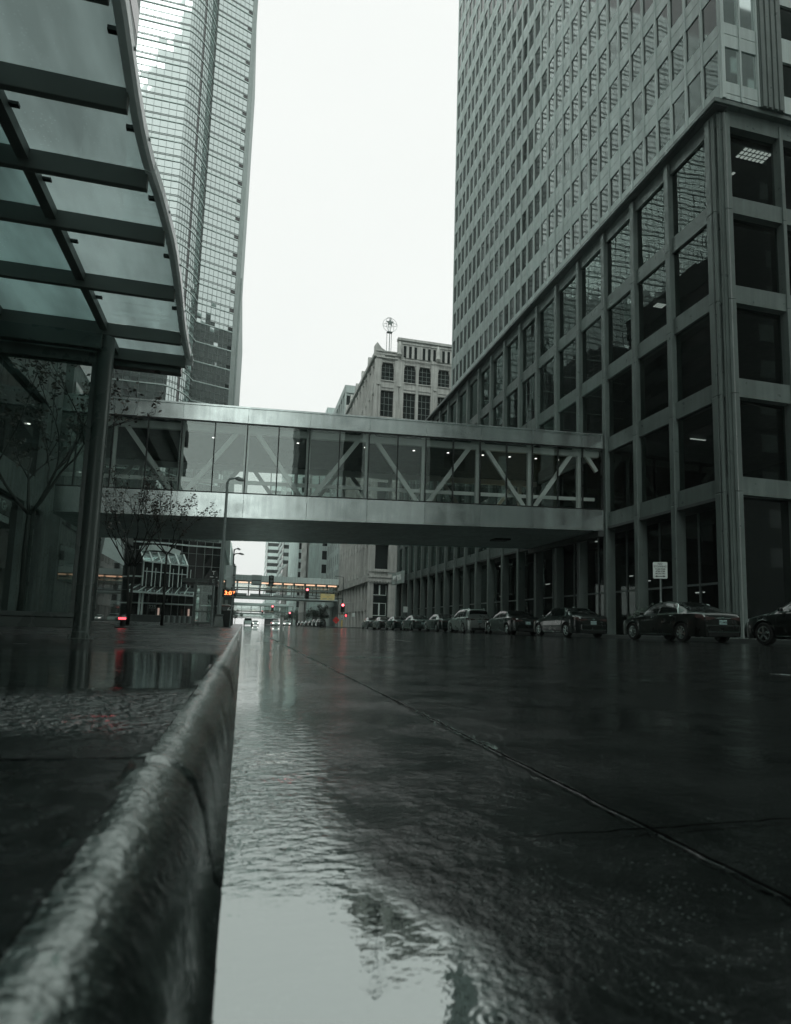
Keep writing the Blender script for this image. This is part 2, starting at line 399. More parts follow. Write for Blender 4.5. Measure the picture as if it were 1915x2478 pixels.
# ------------------------------------------------------------------ ground, road, kerbs, pavements
RK = .011                      # cross fall of the roadway
def roadz(x): return RK*x
def stations(a, b, segs):      # list of (until, step)
    r = [a]
    for u, st in segs:
        n = max(1, round((min(u,b)-r[-1])/st)); s0 = r[-1]
        for i in range(1, n+1): r.append(s0+(min(u,b)-s0)*i/n)
    return r
def gridmesh(mb, xs, ys, fz, fxy=None):
    b = len(mb.v); nx = len(xs)
    for y in ys:
        for x in xs:
            X, Y = (x, y) if fxy is None else fxy(x, y)
            mb.v.append((X, Y, fz(x, y)))
    for j in range(len(ys)-1):
        for i in range(nx-1):
            mb.f.append((b+j*nx+i, b+j*nx+i+1, b+(j+1)*nx+i+1, b+(j+1)*nx+i))
g = MB(); g.box(-410, 410, -310, 890, -.9, -.3); tag(g.build('ground', mat('ground_earth', T(.08), .8)), kind='structure')

def water_mat(name, base, puddle):
    """wet concrete roadway; along the gutter a film of running rain water lies on it"""
    m, nt, N, L, out = nodes(name)
    p = N('BsdfPrincipled'); L(p.outputs[0], out.inputs[0])
    tc = N('TexCoord'); sp = N('SeparateXYZ'); L(tc.outputs['Object'], sp.inputs[0])
    def noise_(scale, det=4, vec=None, rough=.55):
        n = N('TexNoise'); n.inputs['Scale'].default_value = scale; n.inputs['Detail'].default_value = det; n.inputs['Roughness'].default_value = rough
        L(vec or tc.outputs['Object'], n.inputs['Vector']); return n.outputs['Fac']
    def math_(op, a, b=None, clamp=False):
        n = N('Math', operation=op); n.use_clamp = clamp
        for i, q in enumerate((a, b)):
            if q is None: continue
            if isinstance(q, (int, float)): n.inputs[i].default_value = q
            else: L(q, n.inputs[i])
        return n.outputs[0]
    def rng(v, a, b, c, d, smooth=True):
        n = N('MapRange'); n.interpolation_type = 'SMOOTHSTEP' if smooth else 'LINEAR'
        for k, q in zip(('From Min','From Max','To Min','To Max'), (a,b,c,d)): n.inputs[k].default_value = q
        L(v, n.inputs['Value']); return n.outputs['Result']
    # masks
    wob = math_('MULTIPLY', math_('SUBTRACT', noise_(2.3, 5), .5), puddle['wob'])
    xx = math_('ADD', sp.outputs['X'], wob)
    if puddle.get('grow'): xx = math_('SUBTRACT', xx, math_('MULTIPLY', math_('MAXIMUM', math_('SUBTRACT', sp.outputs['Y'], 1.1), 0), puddle['grow']))
    xx = math_('ADD', xx, math_('MULTIPLY', math_('SUBTRACT', noise_(15, 3), .5), .07))
    if puddle.get('bulge'): xx = math_('SUBTRACT', xx, math_('MULTIPLY', rng(sp.outputs['Y'], .62, .85, 1, 0), puddle['bulge']))
    pm = rng(xx, puddle['x1'], puddle['x0'], 0, 1)          # 1 = under running water
    if puddle.get('y0') is not None:
        wy = math_('ADD', sp.outputs['Y'], wob)
        pm = math_('MULTIPLY', math_('MULTIPLY', rng(wy, puddle['y0'], puddle['y0']+.25, 0, 1), rng(wy, puddle['y1'], puddle['y1']+1.2, 1, 0)), rng(xx, puddle['x1'], puddle['x0'], 0, 1))
    # colour
    cr = N('ValToRGB'); cr.color_ramp.elements[0].position = .35; cr.color_ramp.elements[1].position = .68
    cr.color_ramp.elements[0].color = rgb(mul(base, .55)); cr.color_ramp.elements[1].color = rgb(mul(base, 1.5))
    L(noise_(3.5, 8, rough=.7), cr.inputs[0])
    ag = N('TexVoronoi'); ag.inputs['Scale'].default_value = 120; L(tc.outputs['Object'], ag.inputs['Vector'])
    agm = math_('MULTIPLY', math_('LESS_THAN', ag.outputs['Distance'], .17), math_('GREATER_THAN', noise_(14, 2), .5))
    mx = N('MixRGB'); L(math_('MULTIPLY', agm, .5), mx.inputs[0]); L(cr.outputs[0], mx.inputs[1]); mx.inputs[2].default_value = rgb(T(.22))
    L(mx.outputs[0], p.inputs['Base Color'])
    # roughness / reflectance
    rr = N('MapRange'); rr.inputs['From Min'].default_value = .35; rr.inputs['From Max'].default_value = .65
    rr.inputs['To Min'].default_value = puddle['r0']; rr.inputs['To Max'].default_value = puddle['r1']
    L(noise_(.9, 6, rough=.65), rr.inputs[0])
    ro = N('MixRGB'); L(pm, ro.inputs[0]); L(rr.outputs[0], ro.inputs[1]); ro.inputs[2].default_value = (.012,)*3+(1,)
    L(ro.outputs[0], p.inputs['Roughness'])
    io = N('MapRange'); io.inputs['To Min'].default_value = puddle.get('ior0', 1.38); io.inputs['To Max'].default_value = puddle.get('ior1', 2.1); L(pm, io.inputs[0]); L(io.outputs[0], p.inputs['IOR'])
    p.inputs['Specular Tint'].default_value = (.88,1,.96,1)
    # bumps: concrete grain outside the water, running ripples inside
    grain = math_('ADD', math_('MULTIPLY', noise_(160, 4), .6), noise_(38, 3))
    rip_map = N('Mapping'); rip_map.inputs['Scale'].default_value = puddle['rs']; L(tc.outputs['Object'], rip_map.inputs[0])
    rip = math_('ADD', noise_(1., 3, rip_map.outputs[0], .5), math_('MULTIPLY', noise_(2.6, 2, rip_map.outputs[0]), .35))
    amp = rng(sp.outputs['Y'], puddle['c0'], puddle['c1'], puddle['a0'], puddle['a1'])
    if puddle.get('fade'): amp = math_('MULTIPLY', amp, rng(sp.outputs['Y'], puddle['fade'][0], puddle['fade'][1], 1, puddle['fade'][2]))
    hr = math_('MULTIPLY', rip, amp)
    dro = N('TexVoronoi'); dro.inputs['Scale'].default_value = 12; L(tc.outputs['Object'], dro.inputs['Vector'])   # rings of falling rain drops
    ring = math_('MULTIPLY', math_('SINE', math_('MULTIPLY', dro.outputs['Distance'], 60)), rng(dro.outputs['Distance'], .05, .33, 1, 0))
    hr = math_('ADD', hr, math_('MULTIPLY', math_('MULTIPLY', ring, rng(noise_(6.1,1), .5, .56, 0, 1)), .035))
    hg = math_('MULTIPLY', grain, math_('MULTIPLY', rng(noise_(1.7, 5, rough=.7), .38, .62, .25, 1.5), puddle['g']))
    hm = N('MixRGB'); L(pm, hm.inputs[0]); L(hg, hm.inputs[1]); L(hr, hm.inputs[2])
    b = N('Bump'); b.inputs['Strength'].default_value = 1; b.inputs['Distance'].default_value = .004
    L(hm.outputs[0], b.inputs['Height']); L(b.outputs[0], p.inputs['Normal'])
    gl = N('BsdfGlossy'); gl.inputs['Color'].default_value = (.84,.92,.90,1); gl.inputs['Roughness'].default_value = .012; L(b.outputs[0], gl.inputs['Normal'])
    ms = N('MixShader'); L(math_('MULTIPLY', pm, puddle.get('mir', 0)), ms.inputs[0]); L(p.outputs[0], ms.inputs[1]); L(gl.outputs[0], ms.inputs[2]); L(ms.outputs[0], out.inputs[0])
    return m
M_ROAD = water_mat('wet_roadway', T(.012), dict(fade=(1.35,2.7,.09), grow=.06, mir=.2, x0=.13, x1=.215, wob=.11, bulge=.075, r0=.05, r1=.17, rs=(22,36,26), c0=.72, c1=1.25, a0=.13, a1=2.3, g=.7, ior0=1.58, ior1=3.0))
M_WALK = water_mat('wet_pavement', T(.014), dict(x0=-2.5, x1=-3.2, wob=.12, y0=.90, y1=3.0, r0=.16, r1=.34, rs=(40,46,40), mir=.12, c0=1.4, c1=1.7, a0=5., a1=.12, g=.45, ior0=1.34, ior1=1.45))
JX, JY = .66, .925             # slab joints
def jit(s, k): return noise.noise(Vector((s*9, k, 0)))*.007 + noise.noise(Vector((s*41, k, 3)))*.004
def roadmesh():
    xs = [-.03, 0, .05, .12, .2, .3, .4, .5, .58, JX-.018, JX-.009, JX-.0035, JX+.0035, JX+.009, JX+.018, .74, .85, 1., 1.3, 1.7, 2.2, 3, 4, 5.5, 7, 9, 11, 13, 15, 16.2, 17.15]
    ys = stations(-60, 880, [(-2,14), (.25,.5), (.85,.03)]) + [JY-.022, JY-.012, JY-.006, JY+.006, JY+.012, JY+.022]
    ys += stations(.98, 880, [(4,.035), (10,.12), (30,.6), (120,5), (880,40)])
    def fz(x, y):
        z = roadz(x)
        if abs(x-JX) < .02 and y > -2:
            q = abs(x-JX)
            z += -.002 if q < .005 else (.0035*max(-.2, .35+noise.noise(Vector((y*26, x*300, 1)))) if q < .012 else 0)
        if 0 < y < 12: z += .0012*noise.noise(Vector((x*5, y*5, 0))) + .004*noise.noise(Vector((x*.9, y*.9, 5)))*(1 if x > .2 else .0)
        return z
    def fxy(x, y):
        X = x + (jit(y, 1)*(1.3 if x < JX else .9) if abs(x-JX) < .02 and -1 < y < 30 else 0)
        Y = y + (jit(x*3, 7) if abs(y-JY) < .023 else 0) + (.05*max(0, x-.66)**1.3*.6 if abs(y-JY) < .023 and x < 1.5 else 0)
        return X, Y
    mb = MB(); gridmesh(mb, xs, ys, fz, fxy)
    tag(mb.build('road', M_ROAD, smooth=60), kind='structure')
roadmesh()
def joint_strip():
    tar = mat('black_joint_tar', (.003,.0034,.0032), .8, var=.3, scale=30, ior=1.03)
    mb = MB(); ys = stations(.15, 120, [(4,.02), (12,.06), (40,.4), (120,4)])
    for y in ys:
        a = .0042+.0022*noise.noise(Vector((y*7, 1, 0)))+.0016*noise.noise(Vector((y*31, 5, 0))); a = max(.0012, a)
        for sg in (-1, 1): mb.v.append((JX+jit(y, 1)+sg*a+.0015*noise.noise(Vector((y*55, sg*3, 2))), y, roadz(JX)+.0042))
    for j in range(len(ys)-1): mb.f.append((2*j, 2*j+1, 2*j+3, 2*j+2))
    tag(mb.build('road_joint', tar), kind='structure')
    for Y_, x0, x1, wd in ((JY, .33, 16, .0032), (6.43, .66, 16, .006), (11.9, .2, 16, .01), (17.4, .2, 16, .012)):
        mb = MB(); n = 260
        for i in range(n+1):
            x = x0+(x1-x0)*(i/n)**1.8; a = max(.0006, wd*(.8+.7*noise.noise(Vector((x*9, Y_, 0)))))*min(1, (x-x0)*4+.05)
            yc = Y_+jit(x*3, 7)+(.03*max(0, x-.66)**1.3 if x < 1.5 else .03*.84**1.3)
            for sg in (-1, 1): mb.v.append((x, yc+sg*a, roadz(x)+.0045))
        for j in range(n): mb.f.append((2*j, 2*j+2, 2*j+3, 2*j+1))
        tag(mb.build('road_joint', tar), kind='structure')
joint_strip()
def strip_mark(name, x0, x1, y0, y1, m, dz=.004):
    mb = MB(); n = max(1, int((y1-y0)/.5))
    gridmesh(mb, [x0, (x0+x1)/2, x1], [y0+(y1-y0)*i/n for i in range(n+1)], lambda x, y: roadz(x)+dz)
    return mb.build(name, m)
M_MARK = mat('worn_road_paint', T(.20), .3, var=.5, scale=9)
for i, (x, y0, y1) in enumerate([(4.22, 1.3, 4.26), (3.68, 13.7, 15.2), (3.68, 24, 26), (3.68, 34, 37), (3.68, 46, 49), (9.4, 40, 43), (9.4, 52, 55)]):
    tag(strip_mark('lane_marking', x-.06, x+.06, y0, y1, M_MARK), kind='structure')

# kerb: worn rounded granite edge, 15 cm high
def kerbmesh():
    prof = [(.02,-.03), (-.006,.0), (-.016,.012), (-.024,.05), (-.032,.09), (-.045,.122), (-.064,.143), (-.088,.153), (-.1,.1542), (-.11,.1545), (-.12,.1545), (-.126,.152)]
    ys = stations(-20, 880, [(-1,4), (.1,.1), (3.2,.014), (8,.05), (30,.5), (120,5), (880,60)])
    mb = MB(); b = 0; n = len(prof)
    for y in ys:
        near = max(0, 1-max(0, y)/14)
        for i, (x, z) in enumerate(prof):
            k = .0 if i in (0, n-1) else near
            d = noise.noise(Vector((x*14, y*8, z*16)))*(.006 if x > -.12 else .0035) + noise.noise(Vector((x*45, y*45, z*50)))*.0030 + noise.noise(Vector((x*90, y*90, z*90)))*.0014
            if i >= 9: d *= (.7, .4, .15, 0)[min(3, i-9)]
            chip = max(0, noise.noise(Vector((y*2.1, 4, 0)))-.15)*.05 if 3 <= i <= 8 else 0
            jn = 0
            if abs(y-.83) < .016 and 2 <= i <= 9: jn = .005*(1-abs(y-.83)/.016)
            mb.v.append((x - (d+chip*.5+jn*.6)*k, y, z + (d-chip*.45-jn)*k))
    for j in range(len(ys)-1):
        for i in range(n-1):
            mb.f.append((j*n+i, (j+1)*n+i, (j+1)*n+i+1, j*n+i+1))
    m = mat('wet_worn_kerb_stone', T(.007), .11, var=.6, scale=22, bump=.55, bscale=98, rvar=.08, bdist=.004, ior=2.9, spots=120.)
    tag(mb.build('kerb', m, smooth='all', fix=False), kind='structure')
kerbmesh()
WZ = .152
def walkmesh():
    xs = [-9.2, -7, -5, -3.5, -2.5, -2.45, -1.8, -1.2, -.9, -.7, -.55, -.45, -.36, -.28, -.2, -.15, -.106]
    ys = stations(.835, 880, [(6,.06), (20,.5), (120,5), (880,40)])
    def fz(x, y):
        z = WZ + .004*(-x) + .0022
        if -2 < y < 9: z += (.0015*noise.noise(Vector((x*5, y*5, 2))) + .005*noise.noise(Vector((x*.8, y*.8, 7))))*max(0, min(1, (-.13-x)/.5))
        return z
    mb = MB(); gridmesh(mb, xs, ys, fz)
    tag(mb.build('pavement', M_WALK, smooth=60), kind='structure')
    xs = [-9.2, -6, -3, -1.5, -.9]+[-.9+.02*i for i in range(1, 39)]+[-.106]; ys = stations(-30, .829, [(-1,7), (.1,.2), (.829,.018)])
    def fz2(x, y):
        z = fz(x, .83)
        if y > .1 and x > -.95: z += (noise.noise(Vector((x*14, y*9, 3)))*.003 + noise.noise(Vector((x*50, y*50, 8)))*.0022)*min(1, max(0, (-.11-x)/.03))
        return z
    mb = MB(); gridmesh(mb, xs, ys, fz2)
    tag(mb.build('pavement', mat('wet_dark_paving', T(.010), .24, var=.5, scale=9, bump=.4, bscale=60, bdist=.0025, ior=1.55, spots=140.), smooth='all'), kind='structure')
    mb = MB(); mb.box(-90, -9.2, 31, 880, -.2, WZ+.03); mb.box(-90, -9.2, -120, -30.1, -.2, WZ+.03)
    tag(mb.build('plaza', mat('plaza_paving', T(.06), .3, var=.3)), kind='structure')
walkmesh()
RW = .345
mb = MB()
for y0, y1 in ((-60, 86.6), (102.5, 880)):
    mb.box(17.15, 17.33, y0, y1, -.1, RW); 
tag(mb.build('kerb', mat('far_kerb_stone', T(.12), .4), bevel=.02), kind='structure')
mb = MB()
for y0, y1 in ((-60, 86.6), (102.5, 880)):
    mb.box(17.33, 60, y0, y1, -.1, RW-.003)
tag(mb.build('pavement', mat('far_pavement', T(.07), .28, var=.25)), kind='structure')
mb = MB(); mb.box(17.15, 200, 86.6, 102.5, -.1, .188)
tag(mb.build('side_street', mat('side_street_asphalt', T(.05), .25)), kind='structure')
# fine rain spatter standing on the wet surfaces
def spatter():
    mb = MB(); r = random.Random(5)
    def drop(x, y, z, s):
        mb.lathe([(s*.2,-.002), (s,.0), (s*.85,s*.45), (s*.4,s*.75), (s*.08,s*.85)], (x,y,z), n=7)
    for i in range(480):
        y = .45+ (r.random()**2.2)*9; x = .16 + r.random()*(.25+y*.95)
        drop(x, y, roadz(x)+.001, r.uniform(.0005,.0014)*(1+y*.22))
    for i in range(160):
        y = .35+ (r.random()**2)*5; x = -.2 - r.random()*(.1+y*.3)
        drop(x, y, WZ-.002, r.uniform(.001,.0026)*(1+y*.15))
    for i in range(140):
        y = .3+r.random()**2*3; x = -r.uniform(.06,.17)
        drop(x, y, .150, r.uniform(.001,.002))
    for i in range(420):
        y = 1.7*1.022**(i*.25)*(1+.01*r.random()); y = 1.6+(i/420)**1.6*12
        if noise.noise(Vector((y*1.7, 3, 1))) > -.05: drop(JX+r.gauss(.006,.010), y, roadz(JX)+.001, r.uniform(.002,.005)*(1+y*.12))  # bright grit along the slab joint, built as the same drops
    for i in range(120): drop(r.uniform(.95,1.62), 6.43+r.gauss(0,.02), roadz(1.3)+.001, r.uniform(.004,.009))  # bright flecks along the cross joint, built as the same drops
    tag(mb.build('rain_and_grit', clearglass('water_bead', (.8,.85,.83), 1.33, 2.5, .05), smooth='all'), kind='stuff', label='fine rain drops and joint grit on the wet road, kerb and pavement')
spatter()
# ------------------------------------------------------------------ right-hand office block: podium
CP = 3.04                                   # bay
CY0 = 23.45                                 # first street column
NB = 20
YE = CY0 + CP*NB                            # far end of podium
BANDS = [(6.7, 7.52), (11.22, 12.1), (15.73, 16.59), (20.2, 21.03), (24.66, 25.5)]
BASE = .34
def podium():
    t = thing('office_podium', 'grey granite podium with square grid of tall dark windows, along the row of parked cars', 'building', (20.5, CY0, BASE))
    XF = 20.5; D = .5
    colmb = MB()
    # spandrel bands
    for z0, z1 in BANDS:
        mb = MB()
        mb.box(XF+.17, XF+D+.12, CY0-.5, YE, z0, z1)
        for i in range(NB): mb.box(XF+.162, XF+.18, CY0+i*CP+.3, CY0+i*CP+.312, z0+.02, z1-.02)
        mb.build('spandrel_band', MT['podium'], t, bevel=.012)
    # columns with joints at every floor
    zs = [BASE] + [b[0]+.12 for b in BANDS[:-1]] + [25.3]
    for i in range(0, NB+1):
        y = CY0+i*CP; mb = MB()
        for a, b in zip(zs[:-1], zs[1:]):
            mb.box(XF, XF+D+.1, y-.165, y+.165, a+.012, b-.012)
        mb.box(XF+.02, XF+D+.09, y-.15, y+.15, BASE, 25.3)
        mb.build('column', MT['podium'], t, bevel=.03)
    # glazing, one pane per bay
    for k in range(4):
        z0, z1 = BANDS[k][1], BANDS[k+1][0]
        for i in range(NB):
            y0, y1 = CY0+i*CP+.165, CY0+(i+1)*CP-.165
            a = rnd.uniform(-.012, .012)
            mb = MB(); mb.quad((XF+.30+a, y0, z0), (XF+.30-a, y1, z0), (XF+.30-a*.4, y1, z1), (XF+.30+a*.7, y0, z1))
            mb.build('window', MT['podglass'], t)
    # ground floor: glazing set back behind an arcade
    for i in range(NB):
        y0, y1 = CY0+i*CP, CY0+(i+1)*CP
        mb = MB(); mb.quad((XF+1.5, y0+.05, BASE), (XF+1.5, y1-.05, BASE), (XF+1.5, y1-.05, 6.7), (XF+1.5, y0+.05, 6.7))
        mb.build('shopfront', MT['podglass'], t)
        mb = MB(); mb.box(XF+1.44, XF+1.56, y0-.05, y0+.05, BASE, 6.7); mb.box(XF+1.46, XF+1.54, y0+.05, y1-.05, 2.9, 3.0)
        mb.build('shopfront_frame', MT['galv'], t)
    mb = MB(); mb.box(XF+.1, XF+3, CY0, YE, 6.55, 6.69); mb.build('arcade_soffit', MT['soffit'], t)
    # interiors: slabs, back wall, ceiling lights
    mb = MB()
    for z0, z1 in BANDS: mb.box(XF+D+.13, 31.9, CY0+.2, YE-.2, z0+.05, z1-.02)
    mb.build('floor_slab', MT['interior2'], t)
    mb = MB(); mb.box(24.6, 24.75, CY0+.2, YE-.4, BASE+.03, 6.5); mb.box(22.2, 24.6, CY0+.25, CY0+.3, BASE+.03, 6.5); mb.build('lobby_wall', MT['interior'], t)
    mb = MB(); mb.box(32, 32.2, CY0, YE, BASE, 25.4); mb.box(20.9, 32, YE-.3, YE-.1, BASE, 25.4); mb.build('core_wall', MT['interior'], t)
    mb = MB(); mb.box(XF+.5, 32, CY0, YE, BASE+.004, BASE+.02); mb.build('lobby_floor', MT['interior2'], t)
    for k, i, f in ((3,3,.5),(3,7,.35),(2,2,.4),(2,6,.7),(2,9,.5),(1,5,.3),(1,10,.6),(3,11,.6),(2,12,.45),(3,14,.4),(1,13,.5)):
        z1 = BANDS[k+1][0]; z0 = z1-(z1-BANDS[k][1])*f; y0 = CY0+i*CP+.35
        m = MB(); m.box(XF+D+.02, XF+D+.04, y0, y0+CP*rnd.choice([.4,.75,.78]), z0, z1); m.build('window_blind', MT['fargrey'], t)
    def louvre(x, y, z, nx, ny, s=.24):
        mb = MB()
        for i in range(nx):
            for j in range(ny): mb.box(x+i*s, x+i*s+s*.66, y+j*s, y+j*s+s*.66, z-.05, z-.02)
        mb.build('ceiling_light', MT['panel_on'], t)
    louvre(22.9, CY0+.15, 24.6, 7, 3); louvre(22.6, CY0+1.7, 24.6, 5, 3); louvre(23.0, CY0+7.2, 20.15, 4, 3, .16)
    louvre(23.3, CY0+5.0, 11.2, 5, 1, .2)
    for i in range(14):
        mb = MB(); x = rnd.uniform(22.4, 24.4); y = CY0+rnd.uniform(.5, 34); z = rnd.choice([6.5, 6.5, 4.1, 3.6, 2.6])
        mb.box(x, x+.09, y, y+rnd.choice([.12, .3, .6]), z, z+.05); mb.build('lobby_light', MT['panel_on'], t)
    # fluted corner pier and return face (towards the side street)
    cx, cyy = 20.45, CY0-.2
    P0 = Vector((20.5, CY0-.2, 0)); P1 = Vector((21.02, CY0-.75, 0))
    u = (P1-P0); Lw = u.length; u.normalize(); n = Vector((-.73, -.69, 0)); n = Vector((u.y, -u.x, 0)); n = n if n.x < 0 else -n
    mb = MB()
    mb.box(20.72, 21.3, CY0-.6, CY0+.1, BASE, 25.3)
    for a, b in zip(zs[:-1], zs[1:]):
        for k in range(3):
            u0 = Lw*k/3+.02; u1 = Lw*(k+1)/3-.02; um = (u0+u1)/2
            pts = [P0+u*u0-n*.05, P0+u*(u0+.05)+n*.07, P0+u*(u1-.05)+n*.07, P0+u*u1-n*.05]
            mb.poly([(p.x, p.y, a+.012) for p in pts], (0,0,1), b-a-.024)
    mb.build('corner_pier', MT['podium'], t, bevel=.01)
    YR = CY0-.72; RP = 3.06
    for z0, z1 in BANDS:
        mb = MB(); mb.box(21.1, 45, YR+.06, YR+.6, z0, z1); mb.build('spandrel_band', MT['podium'], t)
    for i in range(0, 8):
        x = 21.12+i*RP; mb = MB()
        for a, b in zip(zs[:-1], zs[1:]): mb.box(x-.1, x+.1, YR, YR+.55, a+.012, b-.012)
        mb.box(x-.085, x+.085, YR+.02, YR+.54, BASE, 25.3); mb.build('column', MT['podium'], t, bevel=.02)
        for k in range(4):
            a = rnd.uniform(-.01, .01)
            mb = MB(); mb.quad((x+.1, YR+.42+a, BANDS[k][1]), (x+RP-.1, YR+.42-a, BANDS[k][1]), (x+RP-.1, YR+.42-a, BANDS[k+1][0]), (x+.1, YR+.42+a, BANDS[k+1][0]))
            mb.build('window', MT['podglass'], t)
        mb = MB(); mb.quad((x+.1, YR+.45, BASE), (x+RP-.1, YR+.45, BASE), (x+RP-.1, YR+.45, 6.7), (x+.1, YR+.45, 6.7)); mb.build('shopfront', MT['darkglass'], t)
    # eave
    mb = MB()
    mb.box(20.2, 21.0, CY0-.95, YE+.1, 25.5, 25.72); mb.box(21.0, 45, CY0-.95, CY0-.1, 25.5, 25.72); mb.box(21.0, 45, CY0-.1, YE, 25.502, 25.70)
    mb.build('eave', MT['podium'], t, bevel=.015)
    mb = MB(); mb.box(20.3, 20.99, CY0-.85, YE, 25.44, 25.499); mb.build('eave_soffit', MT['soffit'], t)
    mb = MB(); mb.box(20.5, 45, YE, YE+.3, BASE, 25.5); mb.build('end_wall', MT['podium'], t)
    # illuminated-letter sign hung on the far end
    mb = MB(); mb.box(20.05, 20.35, 79.3, 85.4, 6.35, 7.95); s = mb.build('sign_board', MT['signback'], t, bevel=.03)
    text('sign_letters', 'AMERUS', 1.12, MT['whitepaint'], s, (20.03, 82.4, 7.12), face_rot((0,-1,0), (0,0,1)), .02, xs=1.12)
podium()

# ------------------------------------------------------------------ right-hand tower above the podium
def tower():
    XT = 20.6; ZB = 25.74; FH = 3.17; NF = 21; MP = 1.165; Y0 = 22.605; NC = 34
    t = thing('office_tower', 'tall pale office tower with close ribs and small dark windows rising from the granite podium', 'building', (XT, Y0, ZB))
    Y1 = Y0+NC*MP; H = NF*FH
    mb = MB(); mb.box(XT+.28, 50, Y0-.02, Y1, ZB, ZB+H)
    mb.build('core', MT['interior2'], t)
    sp = MB(); mu = MB(); big = []
    for f in range(NF):
        z = ZB+f*FH-.1
        for c in range(NC):
            y0 = Y0+c*MP; y1 = y0+MP; d = rnd.uniform(0, .006)
            sp.box(XT+.06+d, XT+.275, y0+.055, y1-.055, z+.42, z+1.02)      # upper spandrel sheet
            sp.box(XT+.06+d, XT+.275, y0+.055, y1-.055, z-.28+(.4 if f == 0 else 0), z+.385)
            a = rnd.uniform(-.006, .006); b_ = rnd.uniform(-.006, .006)
            big.append(((c*MP)**2+(f*FH)**2, [(XT+.115+a, y0+.055, z+1.02), (XT+.115-a, y1-.055, z+1.02), (XT+.115-a+b_, y1-.055, z+FH-.28), (XT+.115+a+b_, y0+.055, z+FH-.28)]))
    big.sort(key=lambda q: q[0]); rest = MB(); rest2 = MB()
    for i, (d, q) in enumerate(big):
        if i < 99: m = MB(); m.quad(*q); m.build('window', MT['towerglass2' if rnd.random() < .22 else 'towerglass'], t)
        else: (rest2 if rnd.random() < .22 else rest).quad(*q)
    tag(rest.build('window', MT['towerglass'], t), kind='stuff'); tag(rest2.build('window', MT['towerglass2'], t), kind='stuff')
    sp.build('spandrel_panels', MT['tower'], t)
    for c in range(NC+1):
        y = Y0+c*MP
        for f in range(NF):
            z = ZB+f*FH-.1
            mu.box(XT, XT+.27, y-.055, y+.055, z+.40 if f else ZB-.2, z+FH+.385)
            mu.box(XT-.006, XT, y-.06, y+.06, z+FH+.33, z+FH+.36)
    mu.build('ribs', MT['tower'], t)
    # near corner: two wide sky-blue panels, then a plain fluted pier, then the striped return face
    YF = Y0-.02; n2 = MB()
    for f in range(NF):
        z = ZB+f*FH-.1
        for xa, xb in ((XT+.2, XT+1.04), (XT+1.14, XT+2.04)):
            a = rnd.uniform(-.01, .01)
            m = MB(); m.quad((xa, YF-.05+a, z+1.02), (xb, YF-.05-a, z+1.02), (xb, YF-.05-a, z+FH-.28), (xa, YF-.05+a, z+FH-.28)); m.build('corner_window', MT['capglass'], t)
            n2.box(xa, xb, YF-.1, YF-.005, z-.28+(.4 if f == 0 else 0), z+.385); n2.box(xa, xb, YF-.1, YF-.005, z+.42, z+1.02)
    for xa, xb in ((XT+.02, XT+.2), (XT+1.04, XT+1.14), (XT+2.04, XT+2.14)): n2.box(xa, xb, YF-.16, YF-.004, ZB, ZB+H)
    n2.build('corner_panels', MT['tower'], t)
    pr = MB(); pr.box(XT+2.15, XT+3.5, YF-.2, YF, ZB-.03, ZB+H)
    for k in range(4): pr.box(XT+2.2+k*.32, XT+2.4+k*.32, YF-.28, YF-.2, ZB-.03, ZB+H)
    pr.build('corner_pier', MT['podium'], t)
    rb = MB()
    for f in range(NF):
        z = ZB+f*FH-.1
        rb.box(XT+3.51, 50, YF-.14, YF-.01, z-.28+(.4 if f == 0 else 0), z+1.02)
        m = MB(); m.quad((XT+3.51, YF-.04, z+1.02), (50, YF-.04, z+1.02), (50, YF-.04, z+FH-.28), (XT+3.51, YF-.04, z+FH-.28)); m.build('strip_window', MT['towerglass'], t)
    rb.build('return_panels', MT['tower'], t)
    pp = MB(); pp.box(XT, 50, Y0-.4, Y1+.1, ZB+H+.001, ZB+H+1); pp.build('parapet', MT['tower'], t)
tower()

